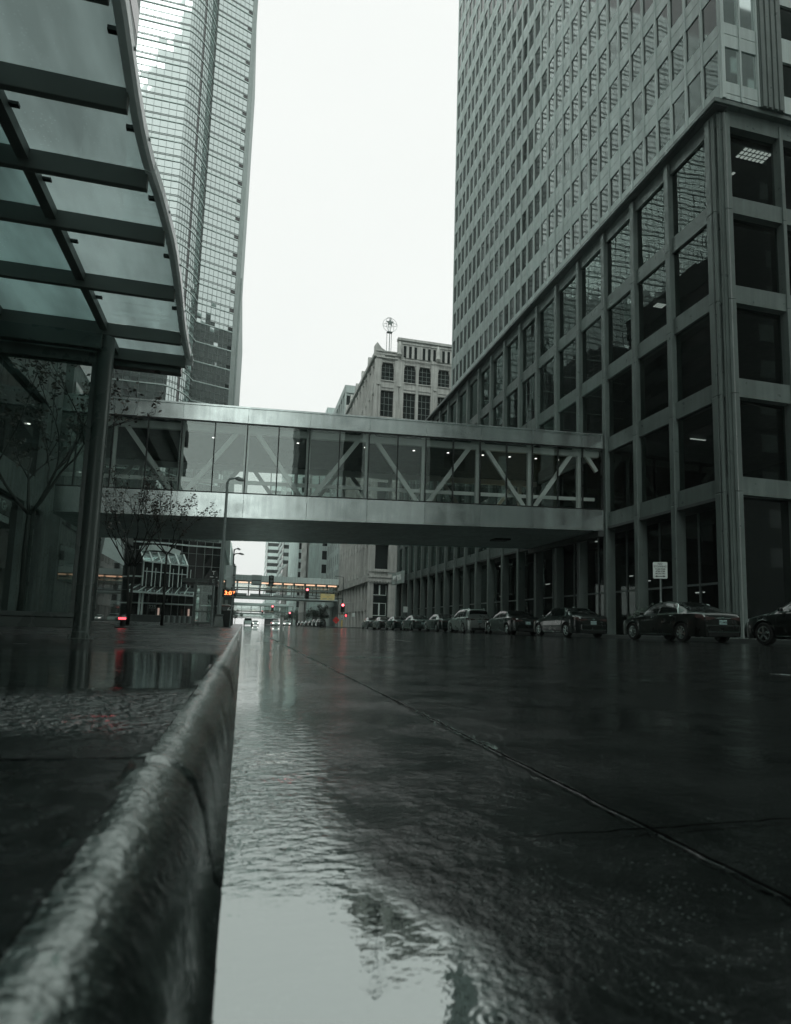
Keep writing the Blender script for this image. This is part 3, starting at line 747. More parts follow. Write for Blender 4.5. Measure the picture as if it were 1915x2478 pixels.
# ------------------------------------------------------------------ glazed skyway across the street
SYN, SYF = 32.6, 42.0
def skz(x): return .034*(x-20.5)
def skyway():
    t = thing('skyway', 'glazed skyway bridge with steel fascias and white diagonal trusses crossing the whole street', 'bridge', (5.5, SYN, 6.0))
    XL, XR = -9.45, 20.46
    Z = dict(b=6.45, g0=7.76, g1=11.4, top=12.25)
    def sbox(mb, x0, x1, y0, y1, z0, z1):
        mb.hexa([(x0,y0,z0+skz(x0)),(x1,y0,z0+skz(x1)),(x1,y1,z0+skz(x1)),(x0,y1,z0+skz(x0)),(x0,y0,z1+skz(x0)),(x1,y0,z1+skz(x1)),(x1,y1,z1+skz(x1)),(x0,y1,z1+skz(x0))])
    joints = [XL+.01] + [-.33-3.245*k for k in range(2, 0, -1)] + [-.33+3.245*k for k in range(0, 7)] + [XR]
    for side, y0, y1 in ((-1, SYN, SYN+.16), (1, SYF-.16, SYF)):
        for a, b in zip(joints[:-1], joints[1:]):
            for z0, z1 in ((Z['b'], Z['g0']-.07), (Z['g1']+.07, Z['top'])):
                mb = MB(); dy = rnd.uniform(-.006, .006); k = rnd.uniform(-.008, .008)
                x0, x1 = a+.008, b-.008
                ya, yb = (y0+dy, y1)
                if side < 0:
                    mb.hexa([(x0,y0+dy,z0+skz(x0)),(x1,y0-dy,z0+skz(x1)),(x1,y1,z0+skz(x1)),(x0,y1,z0+skz(x0)),(x0,y0+dy+k,z1+skz(x0)),(x1,y0-dy+k,z1+skz(x1)),(x1,y1,z1+skz(x1)),(x0,y1,z1+skz(x0))])
                else: sbox(mb, x0, x1, y0, y1, z0, z1)
                mb.build('fascia_panel', MT['steel'], t)
        mb = MB()
        sbox(mb, XL, XR, y0+.02, y1, Z['g0']-.069, Z['g0']); sbox(mb, XL, XR, y0+.02, y1, Z['g1'], Z['g1']+.069)
        x = -9.9
        k = 0
        while True:
            x = -.33+1.6225*(k-5)
            if x > XR-.3: break
            if x > XL: sbox(mb, x-.03, x+.03, y0+.03, y1-.01, Z['g0'], Z['g1'])
            k += 1
        sbox(mb, XL, XL+.08, y0+.03, y1-.01, Z['g0'], Z['g1']); sbox(mb, XR-.09, XR, y0+.03, y1-.01, Z['g0'], Z['g1'])
        mb.build('glazing_frame', MT['frame'], t)
        # panes
        xs = [XL+.08]+[q for q in [-.33+1.6225*(k-5) for k in range(18)] if XL+.3 < q < XR-.3]+[XR-.09]
        for a, b in zip(xs[:-1], xs[1:]):
            yg = y0+.055; d = rnd.uniform(-.008, .008); e = rnd.uniform(-.012, .012)
            mb = MB(); mb.quad((a+.03, yg+d, Z['g0']+skz(a)), (b-.03, yg-d, Z['g0']+skz(b)), (b-.03, yg-d+e, Z['g1']+skz(b)), (a+.03, yg+d+e, Z['g1']+skz(a)))
            mb.build('glass_pane', MT['skyglass'], t)
        # truss behind the glass
        yt = SYN+.55 if side < 0 else SYF-.55
        tr = MB()
        for k in range(-2, 7):
            x = -.33+3.245*k
            if x-.1 < XL: continue
            sbox(tr, x-.11, x+.11, yt-.1, yt+.1, Z['g0']-.2, Z['g1']+.3)
        tr.build('truss_post', MT['truss'], t)
        for k in range(-3, 7):
            xa = -.33+3.245*k; xb = xa+3.245
            topfirst = (k % 2 == 0)
            za, zb_ = (Z['g1']+.1, Z['g0']-.12) if topfirst else (Z['g0']-.12, Z['g1']+.1)
            xa2, xb2 = xa+.22, xb-.22
            if xa2 < XL: 
                f = (XL+.1-xa2)/(xb2-xa2); xa2, za = XL+.1, za+(zb_-za)*f
            if xb2 > XR: 
                f = (XR-.12-xa2)/(xb2-xa2); xb2, zb_ = XR-.12, za+(zb_-za)*f
            if xb2 < xa2+.2: continue
            m = MB(); m.bar((xa2, yt, za+skz(xa2)), (xb2, yt, zb_+skz(xb2)), .16, .24); m.build('truss_diagonal', MT['truss'], t)
        m = MB(); sbox(m, XL, XR, yt-.11, yt+.11, Z['g1']-.38, Z['g1']-.02); sbox(m, XL, XR, yt-.11, yt+.11, Z['g0']-.35, Z['g0']-.04); m.build('truss_chord', MT['truss'], t)
        m = MB(); yh = yt+(.28 if side < 0 else -.28); sbox(m, XL, XR-.1, yh-.04, yh+.04, Z['g0']+.62, Z['g0']+.82); m.build('handrail', MT['truss'], t)
    m = MB(); sbox(m, XL, XR, SYN+.17, SYF-.17, Z['b']+.05, Z['b']+.25); m.build('soffit', MT['soff2'], t)
    m = MB(); sbox(m, XL, XR, SYN+.17, SYF-.17, 7.3, 7.42); m.build('deck', MT['interior2'], t)
    m = MB(); sbox(m, XL, XR, SYN+.17, SYF-.17, Z['top']-.3, Z['top']-.1); sbox(m, XL, XR, SYN-.06, SYF+.06, Z['top'], Z['top']+.09); m.build('roof', MT['steel'], t)
    m = MB(); sbox(m, XL, XR, SYN+1.0, SYF-1.0, Z['g1']-.05, Z['g1']+.02); m.build('ceiling', mat('skyway_ceiling', T(.09), .7), t)
    for x in (-7.6, -1.9, -1.9, 2.6, 6.4, 9.2, 11.3, 13.6, 15.6, 17.2, 18.6, 19.7):
        for yy in (SYN+2.6,):
            if rnd.random() < .1: continue
            x2 = x+rnd.uniform(-.3, .3)
            m = MB(); m.lathe([(.07,-.015),(.07,.0)], (x2, yy, Z['g1']-.055+skz(x2)), n=14); m.build('downlight', MT['white_on'], t)
    m = MB(); sbox(m, 17.4, 18.6, SYF-2, SYF-1.7, 7.75, 8.2); sbox(m, 15.9, 17.1, SYF-2.2, SYF-2, 7.62, 7.72); m.build('lit_counter', MT['gold'], t)
    m = MB(); sbox(m, 15.5, 16.6, 37.2, 38.1, 6.40, 6.495); m.build('soffit_vent', MT['black'], t)
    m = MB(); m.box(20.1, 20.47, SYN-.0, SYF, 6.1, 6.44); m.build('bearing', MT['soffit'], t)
skyway()
# ------------------------------------------------------------------ ornate stone department store beyond the side street
def store():
    Y0 = 104.; X0 = 20.75
    t = thing('department_store', 'ornate pale stone department store with arched top windows and parapet finials beyond the office podium', 'building', (X0, Y0, .3))
    H = 49.3
    F = dict(P=(X0, Y0, 0), u=(1,0,0), n=(0,-1,0))
    S_ = dict(P=(X0-.4, Y0+.4, 0), u=(0,1,0), n=(-1,0,0))
    core = MB(); core.box(X0+.15, 62, Y0+.55, 138, .3, H-.5); core.box(X0-.02, X0+8, Y0+.55, 138, .3, H-.5); core.build('core', MT['stone2'], t)
    wall = MB(); win = []
    FL = [(.3, 'shop')]
    # front face: bays (u0,u1) of windows
    bays = [(.6, 2.95), (4.72, 7.0), (7.5, 9.85), (11.1, 13.4), (13.9, 16.2), (17.4, 19.7), (20.2, 22.5), (23.7, 26), (26.5, 28.8)]
    rows = [(10.4, 14.6), (16.3, 20.2), (21.6, 25.6), (27, 31), (32.3, 35.8), (37.4, 42.25), (44.1, 47.4)]
    ue = 30.
    def fb(*a): wall.fbox(F['P'], F['u'], F['n'], *a)
    edges = [-.4]+[b[0] for b in bays]; ends = [b[1] for b in bays]
    pv = -.4
    for b0, b1 in bays+[(ue, ue)]:
        wide = b0-pv > .9
        fb(pv, b0, 8.9, H-.6, -.6, .12 if wide else .02)
        if wide:
            m = (pv+b0)/2
            for k in (-.22, .22): fb(m+k-.09, m+k+.09, 10, 45.5, .12, .26)
            fb(m-.35, m+.35, 43.1, 43.5, .12, .34); fb(m-.2, m+.2, 43.5, 45.6, .12, .3)
        pv = b1
    for b0, b1 in bays:
        zz = 8.9
        for z0, z1 in rows+[(H-.6, H-.6)]:
            fb(b0, b1, zz, z0, -.58, -.06); 
            if z0 < H-1 and zz > 9: 
                fb(b0-.05, b1+.05, z0-.16, z0, -.06, .1); fb(b0+.1, b1-.1, zz+.5, zz+.66, -.06, .05)
            zz = z1
        for r, (z0, z1) in enumerate(rows):
            mb = MB(); yy = Y0+.44
            if r >= 5:
                h = (z1-z0); q = [(X0+b0, z0), (X0+b1, z0), (X0+b1, z1-.9), (X0+b1-.25, z1-.05), (X0+b0+.25, z1-.05), (X0+b0, z1-.9)]
                if r == 6: mb.add([(a, yy, c) for a, c in q], [tuple(range(6))])
                else: mb.quad((X0+b0, yy, z0), (X0+b1, yy, z0), (X0+b1, yy, z1), (X0+b0, yy, z1))
                if r == 6:
                    for sg, xx in ((1, X0+b0), (-1, X0+b1)): wall.poly([(xx, yy-.3, z1+.01), (xx+sg*.27, yy-.3, z1+.01), (xx+sg*.02, yy-.3, z1-.9), (xx, yy-.3, z1-.9)], (0,1,0), .28)
            else: mb.quad((X0+b0, yy, z0), (X0+b1, yy, z0), (X0+b1, yy, z1), (X0+b0, yy, z1))
            w_ = mb.build('window', MT['farwin'], t)
            if r >= 4:
                mm = MB()
                for k in (1, 2): mm.box(X0+b0+(b1-b0)*k/3-.03, X0+b0+(b1-b0)*k/3+.03, yy-.06, yy-.005, z0, z1-.1)
                for k in range(1, 4): mm.box(X0+b0, X0+b1, yy-.055, yy-.006, z0+(z1-z0)*k/4-.03, z0+(z1-z0)*k/4+.03)
                mm.build('muntin', MT['capline'], w_)
    # lower cornice, shop openings at street level
    fb(-.5, ue, 8.25, 8.9, -.6, .3); fb(-.5, ue, 8.9, 9.15, -.6, .45); fb(-.5, ue, 9.9, 10.15, -.06, .25)
    for k in range(58): fb(-.3+k*.5, -.3+k*.5+.26, 8.05, 8.25, -.1, .34)
    fb(-.5, .2, .3, 8.1, -.6, .12); pv = .2
    for b0, b1 in ((.2, 3.1), (4.6, 9.9), (11.1, 16.2), (17.4, 22.5), (23.7, 28.8)):
        if b0 > pv: fb(pv, b0, .3, 8.1, -.6, .14)
        fb(b0, b1, 7.9, 8.1, -.58, 0)
        mb = MB(); mb.quad((X0+b0, Y0+.4, .3), (X0+b1, Y0+.4, .3), (X0+b1, Y0+.4, 7.9), (X0+b0, Y0+.4, 7.9)); d = mb.build('shopfront', MT['farwin'], t)
        mm = MB()
        for z0, z1 in ((5.9, 7.6), (2.4, 4.6)):
            for xa, xb in ((b0+.25, b0+.33), ((b0+b1)/2-.12, (b0+b1)/2+.12), (b1-.33, b1-.25)): mm.box(X0+xa, X0+xb, Y0+.3, Y0+.39, z0, z1)
            mm.box(X0+b0+.33, X0+(b0+b1)/2-.12, Y0+.31, Y0+.39, z0, z0+.1); mm.box(X0+(b0+b1)/2+.12, X0+b1-.33, Y0+.31, Y0+.39, z0, z0+.1)
        mm.box(X0+b0+.33, X0+b1-.33, Y0+.312, Y0+.388, 4.5, 4.58)
        mm.build('shopfront_frame', MT['signwhite'], d); pv = b1
    # cornice and parapet, finials
    fb(-.5, 3.5, H-.6, H-.1, -.6, .25); fb(-.5, 3.5, H-.1, H+.1, -.6, .4); fb(-.4, 3.5, 48.1, 48.3, .1, .3)
    fb(3.5, ue, H-.6, 51.8, -.6, .1); fb(3.4, ue, 51.8, 52.25, -.6, .35)
    for k in range(15):
        u0 = 4.2+k*1.75
        fb(u0+.05, u0+1.6, 51.2, 51.5, .1, .22)
        for q in range(5): fb(u0+q*.35, u0+q*.35+.18, 48.1, 48.35, .1, .3)
    wall.build('front_wall', MT['stone'], t)
    for k in range(13):
        u0 = 4.55+k*1.0+(.55 if k >= 3 else 0)+(.7 if k >= 6 else 0)+(.7 if k >= 9 else 0)
        mb = MB(); mb.quad((X0+u0, Y0-.104, 48.7), (X0+u0+.5, Y0-.104, 48.7), (X0+u0+.5, Y0-.104, 50.9), (X0+u0, Y0-.104, 50.9)); mb.build('attic_window', MT['farwin'], t)
    for u0 in (3.75, 11.0, 17.2):
        mb = MB(); mb.lathe([(.25,0),(.5,.4),(.35,1.),(.45,1.6),(.3,2.4),(.12,2.9)], (X0+u0, Y0-.3, 48.6), n=10); mb.build('carved_cartouche', MT['stone'], t, smooth=True)
    # corner finial
    mb = MB(); mb.poly([(X0-.75, Y0-.2, H-1), (X0+1.1, Y0-.2, H-1), (X0+1.1, Y0-.2, H+.3), (X0+.5, Y0-.2, H+.6), (X0-.3, Y0-.2, H+1.6), (X0-.75, Y0-.2, H+1.0)], (0,1,0), .8)
    mb.build('corner_finial', MT['stone'], t)
    # street side face
    side = MB(); XS = X0-.4
    nb = 10; bp = 3.3
    for i in range(nb+1):
        y = Y0+i*bp
        side.box(XS, XS+.9, y-.4 if i else Y0-.08, y+.55, .3, H); side.box(XS-.22, XS, y-.1, y+.25, 9.5, H-1.5)
        if i and i % 2 == 0: side.poly([(XS-.25, y-.35, H), (XS-.25, y+.5, H), (XS-.25, y+.3, H+1.6), (XS-.25, y-.15, H+1.6)], (1,0,0), .7)
    zz = 8.2
    for z0, z1 in [(8.2, 8.2)]+rows+[(H, H)]:
        if z0 > zz: side.box(XS+.06, XS+.88, Y0+.5, Y0+nb*bp, zz, z0)
        zz = z1
    side.box(XS-.4, XS+.02, Y0-.05, Y0+nb*bp+.4, H-.9, H-.2); side.box(XS-.35, XS+.02, Y0-.04, Y0+nb*bp+.4, 8.1, 8.9)
    side.box(XS+.07, XS+.87, Y0+.5, Y0+nb*bp, 3.3, 5.2)
    side.build('side_wall', MT['stone'], t)
    for i in range(nb):
        y0, y1 = Y0+i*bp+.55, Y0+(i+1)*bp-.4
        for z0, z1 in [(.3, 3.3), (5.2, 8.2)]+rows:
            mb = MB(); mb.quad((XS+.4, y0, z0), (XS+.4, y1, z0), (XS+.4, y1, z1), (XS+.4, y0, z1)); mb.build('side_window', MT['farwin'] if z0 > 1 else MT['darkglass'], t)
    # ring-and-star sign on its roof mast: a thing of its own
    s = thing('rooftop_star_sign', 'thin metal star inside an open ring globe on three slender poles above the store roof', 'rooftop sign', (22.9, Y0+1.2, 49))
    cx, cy2 = 22.9, Y0+1.2
    for dx in (-.42, 0, .42):
        mb = MB(); mb.tube([(cx+dx, cy2+abs(dx), 48.9), (cx+dx, cy2+abs(dx), 53.9)], .075 if dx == 0 else .05, 6); mb.build('pole', MT['galv'], s)
    mb = MB(); mb.box(cx-.5, cx+.5, cy2-.1, cy2+.5, 53.7, 53.86); mb.build('collar', MT['galv'], s)
    C0 = Vector((cx, cy2, 55.1)); R0 = 1.32
    def ring(ax, ay, nm):
        mb = MB(); pts = [C0+Vector(ax)*R0*math.cos(k*math.pi/18)+Vector(ay)*R0*math.sin(k*math.pi/18) for k in range(37)]
        mb.tube(pts, .035, 5, cap=False); mb.build(nm, MT['galv'], s)
    ring((1,0,0), (0,0,1), 'ring'); ring((0,1,0), (0,0,1), 'ring'); ring((.96,.2,.1), (-.2,.96,.2), 'ring'); ring((.7,.7,0), (0,0,1), 'ring')
    mb = MB(); st = []
    for k in range(10):
        r = .78 if k % 2 == 0 else .32; a = math.pi/2+k*math.pi/5; st.append((cx+r*math.cos(a), cy2-.08, 55.55+r*math.sin(a)))
    mb.poly(st, (0,1,0), .16); mb.build('star', MT['galv'], s)
    mb = MB(); mb.tube([(cx-.15, cy2, 53.8), (cx-.1, cy2, 55)], .035, 5); mb.tube([(cx+.15, cy2, 53.8), (cx+.1, cy2, 55)], .035, 5); mb.build('star_stem', MT['galv'], s)
store()

# ------------------------------------------------------------------ further buildings along the street
def block(name, label, x0, x1, y0, y1, H, wallm, style, group=None, front=True, street='L', base=6., bay=3., fl=3.8, wm=None):
    """street 'L': its street face looks to -X (right-hand row); 'R': looks to +X (left-hand row)"""
    t = thing(name, label, 'building', ((x0+x1)/2, y0, .3), group)
    core = MB(); core.box(x0+.3, x1-.3, y0+.3, y1, .3, H-.2); core.build('core', wm or MT['farwin'], t)
    wall = MB(); W = []
    faces = []
    if street == 'L': faces.append(((x0, y0, 0), (0,1,0), (-1,0,0), y1-y0))
    else: faces.append(((x1, y0, 0), (0,1,0), (1,0,0), y1-y0))
    if front: faces.append(((x0, y0, 0), (1,0,0), (0,-1,0), x1-x0))
    for P, u, n, L_ in faces:
        nb = max(2, round(L_/bay)); b = L_/nb
        if style == 'ribs':
            for i in range(nb+1): wall.fbox(P, u, n, max(0, i*b-.35*b/3), min(L_, i*b+.35*b/3), .3, H, -.3, .05)
            for i in range(nb): W.append([Vector(P)+Vector(u)*(i*b+.35*b/3)-Vector(n)*.15+Vector((0,0,z)) if False else None for z in ()])
            z = base
            while z < H-1:
                wall.fbox(P, u, n, .1, L_-.1, z, z+fl*.36, -.3, -.18); z += fl
            wall.fbox(P, u, n, 0, L_, H-1.4, H, -.3, .1)
            wall.fbox(P, u, n, 0, L_, base-1, base, -.3, .15)
            cols = [(i*b+.35*b/3, (i+1)*b-.35*b/3, base, H-1.4) for i in range(nb)]
        elif style == 'bands':
            cols = []; z = base
            while z < H-fl: 
                wall.fbox(P, u, n, 0, L_, z, z+fl*.5, -.3, .0); cols.append((0, L_, z+fl*.5, z+fl)); z += fl
            wall.fbox(P, u, n, 0, L_, z, H, -.3, .0); wall.fbox(P, u, n, 0, L_, base-1, base-.01, -.3, .1)
        else:  # punched windows
            cols = []
            for i in range(nb+1): wall.fbox(P, u, n, max(0, i*b-.3*b), min(L_, i*b+.3*b), .3, H, -.3, .0)
            z = base
            wall.fbox(P, u, n, 0, L_, base-1, base, -.3, .12)
            while z < H-fl:
                wall.fbox(P, u, n, 0, L_, z, z+fl*.42, -.3, -.02)
                for i in range(nb): cols.append((i*b+.3*b, (i+1)*b-.3*b, z+fl*.42, z+fl))
                z += fl
            wall.fbox(P, u, n, 0, L_, z, H, -.3, .02)
        for c in cols:
            W.append((P, u, n)+c)
    wall.build('wall', wallm, t)
    def wq(mb, q):
        P, u, n, a, b, z0, z1 = q; P = Vector(P)-Vector(n)*.21; u = Vector(u)
        p = lambda s, z: P+u*s+Vector((0,0,z)); mb.quad(p(a,z0), p(b,z0), p(b,z1), p(a,z1))
    W = [q for q in W if q and len(q) == 7]
    rest = MB()
    for i, q in enumerate(W):
        if i < 60: mb = MB(); wq(mb, q); mb.build('window', MT['farwin'], t)
        else: wq(rest, q)
    if rest.v: tag(rest.build('window', MT['farwin'], t), kind='stuff')
    roof = MB(); roof.box(x0-.05, x1+.05, y0-.05, y1+.05, H+.001, H+.5); roof.build('roof', wallm, t)
    return t
block('stone_office_block', 'taller plain block rising just behind the ornate stone store', 20.6, 50, 142.5, 163, 57.4, MT['fargrey'], 'ribs', bay=3.4)
block('ribbed_office_block', 'pale ribbed office block with close vertical fins, right of the farther skyways', 20, 48, 172, 206, 62, MT['farstone'], 'ribs', bay=1.9)
block('stone_office_block', 'tan masonry block with small square windows between two ribbed blocks', 20, 48, 214, 236, 60, MT['stone'], 'punched', bay=5.5)
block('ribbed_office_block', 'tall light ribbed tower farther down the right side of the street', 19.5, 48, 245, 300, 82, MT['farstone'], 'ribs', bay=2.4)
block('low_stone_building', 'low dark stone building with ground floor shops behind the street trees', 19.5, 45, 309, 345, 30, MT['stone2'], 'punched', bay=4)
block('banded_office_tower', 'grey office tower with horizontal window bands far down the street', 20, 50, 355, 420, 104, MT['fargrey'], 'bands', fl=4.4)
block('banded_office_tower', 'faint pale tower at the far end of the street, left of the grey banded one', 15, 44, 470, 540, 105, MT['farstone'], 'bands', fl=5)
block('left_office_block', 'grey office block with a slanting view of windows beyond the glass tower', -46, -7.2, 165, 230, 46, MT['farstone'], 'punched', street='R', bay=4)
block('left_office_block', 'pale lower block farther along the left pavement', -46, -8, 250, 330, 30, MT['fargrey'], 'bands', street='R')
block('left_office_block', 'distant grey block on the left before the street end', -46, -8.5, 350, 460, 44, MT['farstone'], 'ribs', street='R')

# other skyways
def far_skyway(label, y, d, xl, xr, zb, zt, warm, bay, g0=.30, g1=.78):
    t = thing('skyway', label, 'bridge', ((xl+xr)/2, y, zb), 'skyways farther down the street')
    h = zt-zb; za, zc = zb+h*g0, zb+h*g1
    m = MB(); m.box(xl, xr, y, y+d, zb, zb+.35); m.build('soffit', MT['soff2'], t)
    m = MB(); m.box(xl, xr, y, y+d, zc, zt); m.build('roof_fascia', MT['farstone'], t)
    m = MB(); 
    for yy in (y+.05, y+d-.2): m.box(xl, xr, yy, yy+.15, za-.28, za)
    m.build('mid_rail', MT['galv'], t)
    n = max(3, round((xr-xl)/bay))
    for yy in (y+.06, y+d-.16):
        f = MB(); 
        for i in range(n+1): x = xl+(xr-xl)*i/n; f.box(x-.09, x+.09, yy, yy+.1, zb+.35, zc)
        f.box(xl, xr, yy+.01, yy+.09, zb+.351, zb+.5); f.box(xl, xr, yy+.01, yy+.09, zc-.12, zc-.001)
        f.build('glazing_frame', MT['frame'] if warm else MT['fargrey'], t)
        for i in range(n):
            a, b = xl+(xr-xl)*i/n+.09, xl+(xr-xl)*(i+1)/n-.09
            q = MB(); q.quad((a, yy+.05, za), (b, yy+.05, za), (b, yy+.05, zc), (a, yy+.05, zc)); q.build('glass_pane', MT['skyglass'], t)
            if i % 2 == 0 and warm: q = MB(); q.box(a+.3, b+bay-.3 if i < n-1 else b, yy+.12, yy+.2, zb+.36, zb+.95); q.build('planter_panel', MT['fargrey'], t)
            if warm and yy < y+1: q = MB(); q.box(a+.15, b-.15, y+1.2, y+1.3, zc-.42, zc-.12); q.build('strip_light', MT['warm2'], t)
    return t
far_skyway('warm-lit skyway with a row of orange ceiling lights, nearest of those beyond the junction', 139, 8, -9, 20.4, 6.0, 10.95, True, 2.5, .46, .74)
far_skyway('pale skyway with large square panes, second beyond the junction', 284, 9, -9, 19.6, 4.8, 9.7, False, 4.2, .28, .8)
far_skyway('small hazy skyway low in the distance, farthest of the row', 455, 9, -9, 20, 4.6, 8.4, False, 4, .3, .8)

# ------------------------------------------------------------------ glass tower on the left
def glass_tower():
    t = thing('glass_tower', 'tall pale glass tower with a curved bay, its top fading into the rain cloud', 'building', (-20, 118, .3))
    Pk = Vector((-16.1, 113)); Pc = Vector((-11.97, 119.5)); Pr = Vector((-5.3, 122.0)); Ps = Vector((-4.45, 123.4))
    # curved bay: cubic with start tangent az 58, end az 12
    def azv(a): return Vector((math.sin(rad(a)), math.cos(rad(a))))
    arc = []
    for i in range(15):
        s = i/14; h = 5.2
        a, b, c, d = (1+2*s)*(1-s)**2, s*(1-s)**2, s*s*(3-2*s), s*s*(s-1)
        arc.append(Pk*a + azv(64)*h*b*1.5 + Pc*c + azv(10)*h*d*1.5)
    left = [Vector((Pk.x-1.35*k, Pk.y+.045*1.35*k*0+0.0)) for k in range(46, -1, -1)]
    right = [Pc+(Pr-Pc)*i/8 for i in range(9)]
    FH = 3.9; ZB = 14.6; NF = 33
    glass = {'left_curtain_wall': (left, MT['capglass']), 'curved_curtain_wall': (arc, MT['capglass']), 'right_curtain_wall': (right, MT['capglass'])}
    lines = MB(); bands = MB(); dark = MB()
    darkcols = {('curved_curtain_wall', 5), ('curved_curtain_wall', 12), ('curved_curtain_wall', 13)}
    for nm, (pl, m) in glass.items():
        gm = MB(); dk = MB()
        for f in range(NF):
            for half in range(3):
                za = ZB+f*FH+(0, .95, 2.45)[half]; zb_ = ZB+f*FH+(.95, 2.45, 3.9)[half]
                for i in range(len(pl)-1):
                    a, b = pl[i], pl[i+1]; u = (b-a).normalized(); n = Vector((u.y, -u.x))
                    sj = .010 if f < 13 else .0022; e1, e2 = rnd.gauss(0, sj), rnd.gauss(0, sj)
                    q = lambda p, k, z: (p.x+n.x*k, p.y+n.y*k, z)
                    tgt = dk if (nm, i) in darkcols else gm
                    if nm == 'right_curtain_wall' and i == 7 and half == 0: tgt = dk
                    tgt.quad(q(a, e1+e2, za), q(b, -e1+e2, za), q(b, -e1-e2, zb_), q(a, e1-e2, zb_))
        gm.build(nm, m, t)
        dkn = 4*(len(dk.v)//4)
        groups_ = {}
        for qi in range(len(dk.f)):
            vs = [dk.v[k] for k in dk.f[qi]]; key = (round(sum(v[0] for v in vs)/4, 1), round(vs[0][2]) if nm.startswith('right') else 0)
            groups_.setdefault(key, MB()).add(vs, [(0,1,2,3)])
        for g_ in groups_.values(): g_.build('dark_pane', MT['capglass2'], t)
        step = 1
        for i, p in enumerate(pl):
            a = pl[max(i-1,0)]; b = pl[min(i+1, len(pl)-1)]; u = (b-a).normalized(); n = Vector((u.y, -u.x))
            p3 = Vector((p.x+n.x*.05, p.y+n.y*.05, 0))
            lines.bar(p3+Vector((0,0,ZB)), p3+Vector((0,0,ZB+NF*FH)), .05, .05)
        for i in range(len(pl)-1):
            a, b = pl[i], pl[i+1]; u = (b-a).normalized(); n = Vector((u.y, -u.x))*.06
            for f in range(NF):
                z = ZB+f*FH
                A = Vector((a.x+n.x, a.y+n.y, z)); B = Vector((b.x+n.x, b.y+n.y, z))
                up = Vector((0,0,1))
                for dz, w_ in ((.95, .06), (1.2, .05), (2.45, .05)): lines.bar(A+up*dz, B+up*dz, .05, w_)
                bands.bar(A+Vector((n.x*.5, n.y*.5, 0)), B+Vector((n.x*.5, n.y*.5, 0)), .12, .17 if nm != 'curved_curtain_wall' or f % 2 else .17)
    lines.build('mullion_grid', MT['capline'], t); bands.build('floor_band', MT['capband'], t)
    sd = MB(); top = ZB+NF*FH
    def wallp(mb, p, q, z0, z1, th=1.): mb.hexa([(p.x,p.y,z0),(q.x,q.y,z0),(q.x-.1,q.y+th,z0),(p.x-.1,p.y+th,z0),(p.x,p.y,z1),(q.x,q.y,z1),(q.x-.1,q.y+th,z1),(p.x-.1,p.y+th,z1)])
    wallp(sd, Pr+Vector((.02,.02)), Ps, ZB, top); sd.box(-4.7, -4.1, 123.6, 160, ZB, 70)
    sd.box(-40, -5, 124.6, 160, ZB, top); sd.box(-78.3, -17.5, 113.6, 160, ZB, top)
    sd.build('stone_side_wall', MT['capside'], t)
    # base storeys with the entrance
    b = MB(); bl = [Vector((-23, 113.4)), Vector((-18.5, 113)), Vector((-13.2, 113.2)), Vector((-10, 114.6)), Vector((-4.6, 115.4))]
    gl = MB(); ln = MB(); bd = MB()
    for a, c in zip(bl[:-1], bl[1:]):
        u = (c-a); L_ = u.length; u.normalize(); n = Vector((u.y, -u.x))
        k = max(1, round(L_/1.35))
        for i in range(k):
            p, q = a+u*L_*i/k, a+u*L_*(i+1)/k
            for z0, z1 in ((.3, 3.3), (3.3, 5.6), (5.6, 7.9), (7.9, 10.2), (10.2, 12.4), (12.4, 14.6)):
                e = rnd.gauss(0, .006)
                gl.quad((p.x+n.x*e, p.y+n.y*e, z0), (q.x-n.x*e, q.y-n.y*e, z0), (q.x, q.y, z1), (p.x, p.y, z1))
            ln.bar((p.x+n.x*.04, p.y+n.y*.04, .3), (p.x+n.x*.04, p.y+n.y*.04, 14.6), .09, .09)
        for z in (5.6, 10.2, 12.4): ln.bar((a.x+n.x*.03, a.y+n.y*.03, z), (c.x+n.x*.03, c.y+n.y*.03, z), .08, .07)
        for z in (3.35, 7.85, 13.75): bq = MB(); bq.bar((a.x+n.x*.1, a.y+n.y*.1, z), (c.x+n.x*.1, c.y+n.y*.1, z), .14, .24); bq.build('base_band', MT['capband'], t)
    gl.build('base_glazing', MT['darkglass'], t); ln.build('base_mullions', MT['capline'], t)
    cb = MB(); cb.box(-22.9, -4.65, 115.6, 124.5, .3, 14.5); cb.box(-4.64, -4.5, 115.5, 160, .3, 14.6); cb.box(-22.9, -4.6, 115.5, 124.5, 14.52, 14.7); cb.build('base_side_wall', MT['capside'], t)
    pier = MB(); pier.box(-21.4, -21.0, 112.6, 113.1, .3, 8.2); pier.build('entrance_pier', MT['capband'], t)
    # projecting glass bay with sloping skylight over the entrance canopy
    sk = MB(); br = MB(); pan = MB()
    x0, x1 = -16.6, -9.6
    for i in range(6):
        xa = x0+(x1-x0)*i/5; xt = xa-1.0
        br.bar((xt, 112.9-.05*i, 12.2-.06*i), (xa, 110.6, 10.3-.1*i), .22, .16); br.bar((xa, 110.6, 10.3-.1*i), (xa, 110.6, 6.1), .16, .16); br.bar((xa+.55, 110.6, 9.2), (xa+.55, 110.6, 6.1), .1, .1)
        if i < 5:
            xb = x0+(x1-x0)*(i+1)/5
            sk.quad((xt, 112.95, 12.2-.06*i), (xb-1, 112.95, 12.14-.06*i), (xb, 110.65, 10.2-.1*i), (xa, 110.65, 10.3-.1*i))
            pan.quad((xa, 110.66, 6.1), (xb, 110.66, 6.1), (xb, 110.66, 10.2-.1*i), (xa, 110.66, 10.3-.1*i))
    br.bar((x0, 110.58, 10.3), (x1, 110.58, 9.8), .2, .22); br.bar((x0, 110.58, 8.6), (x1, 110.58, 8.3), .1, .12)
    cr = MB()
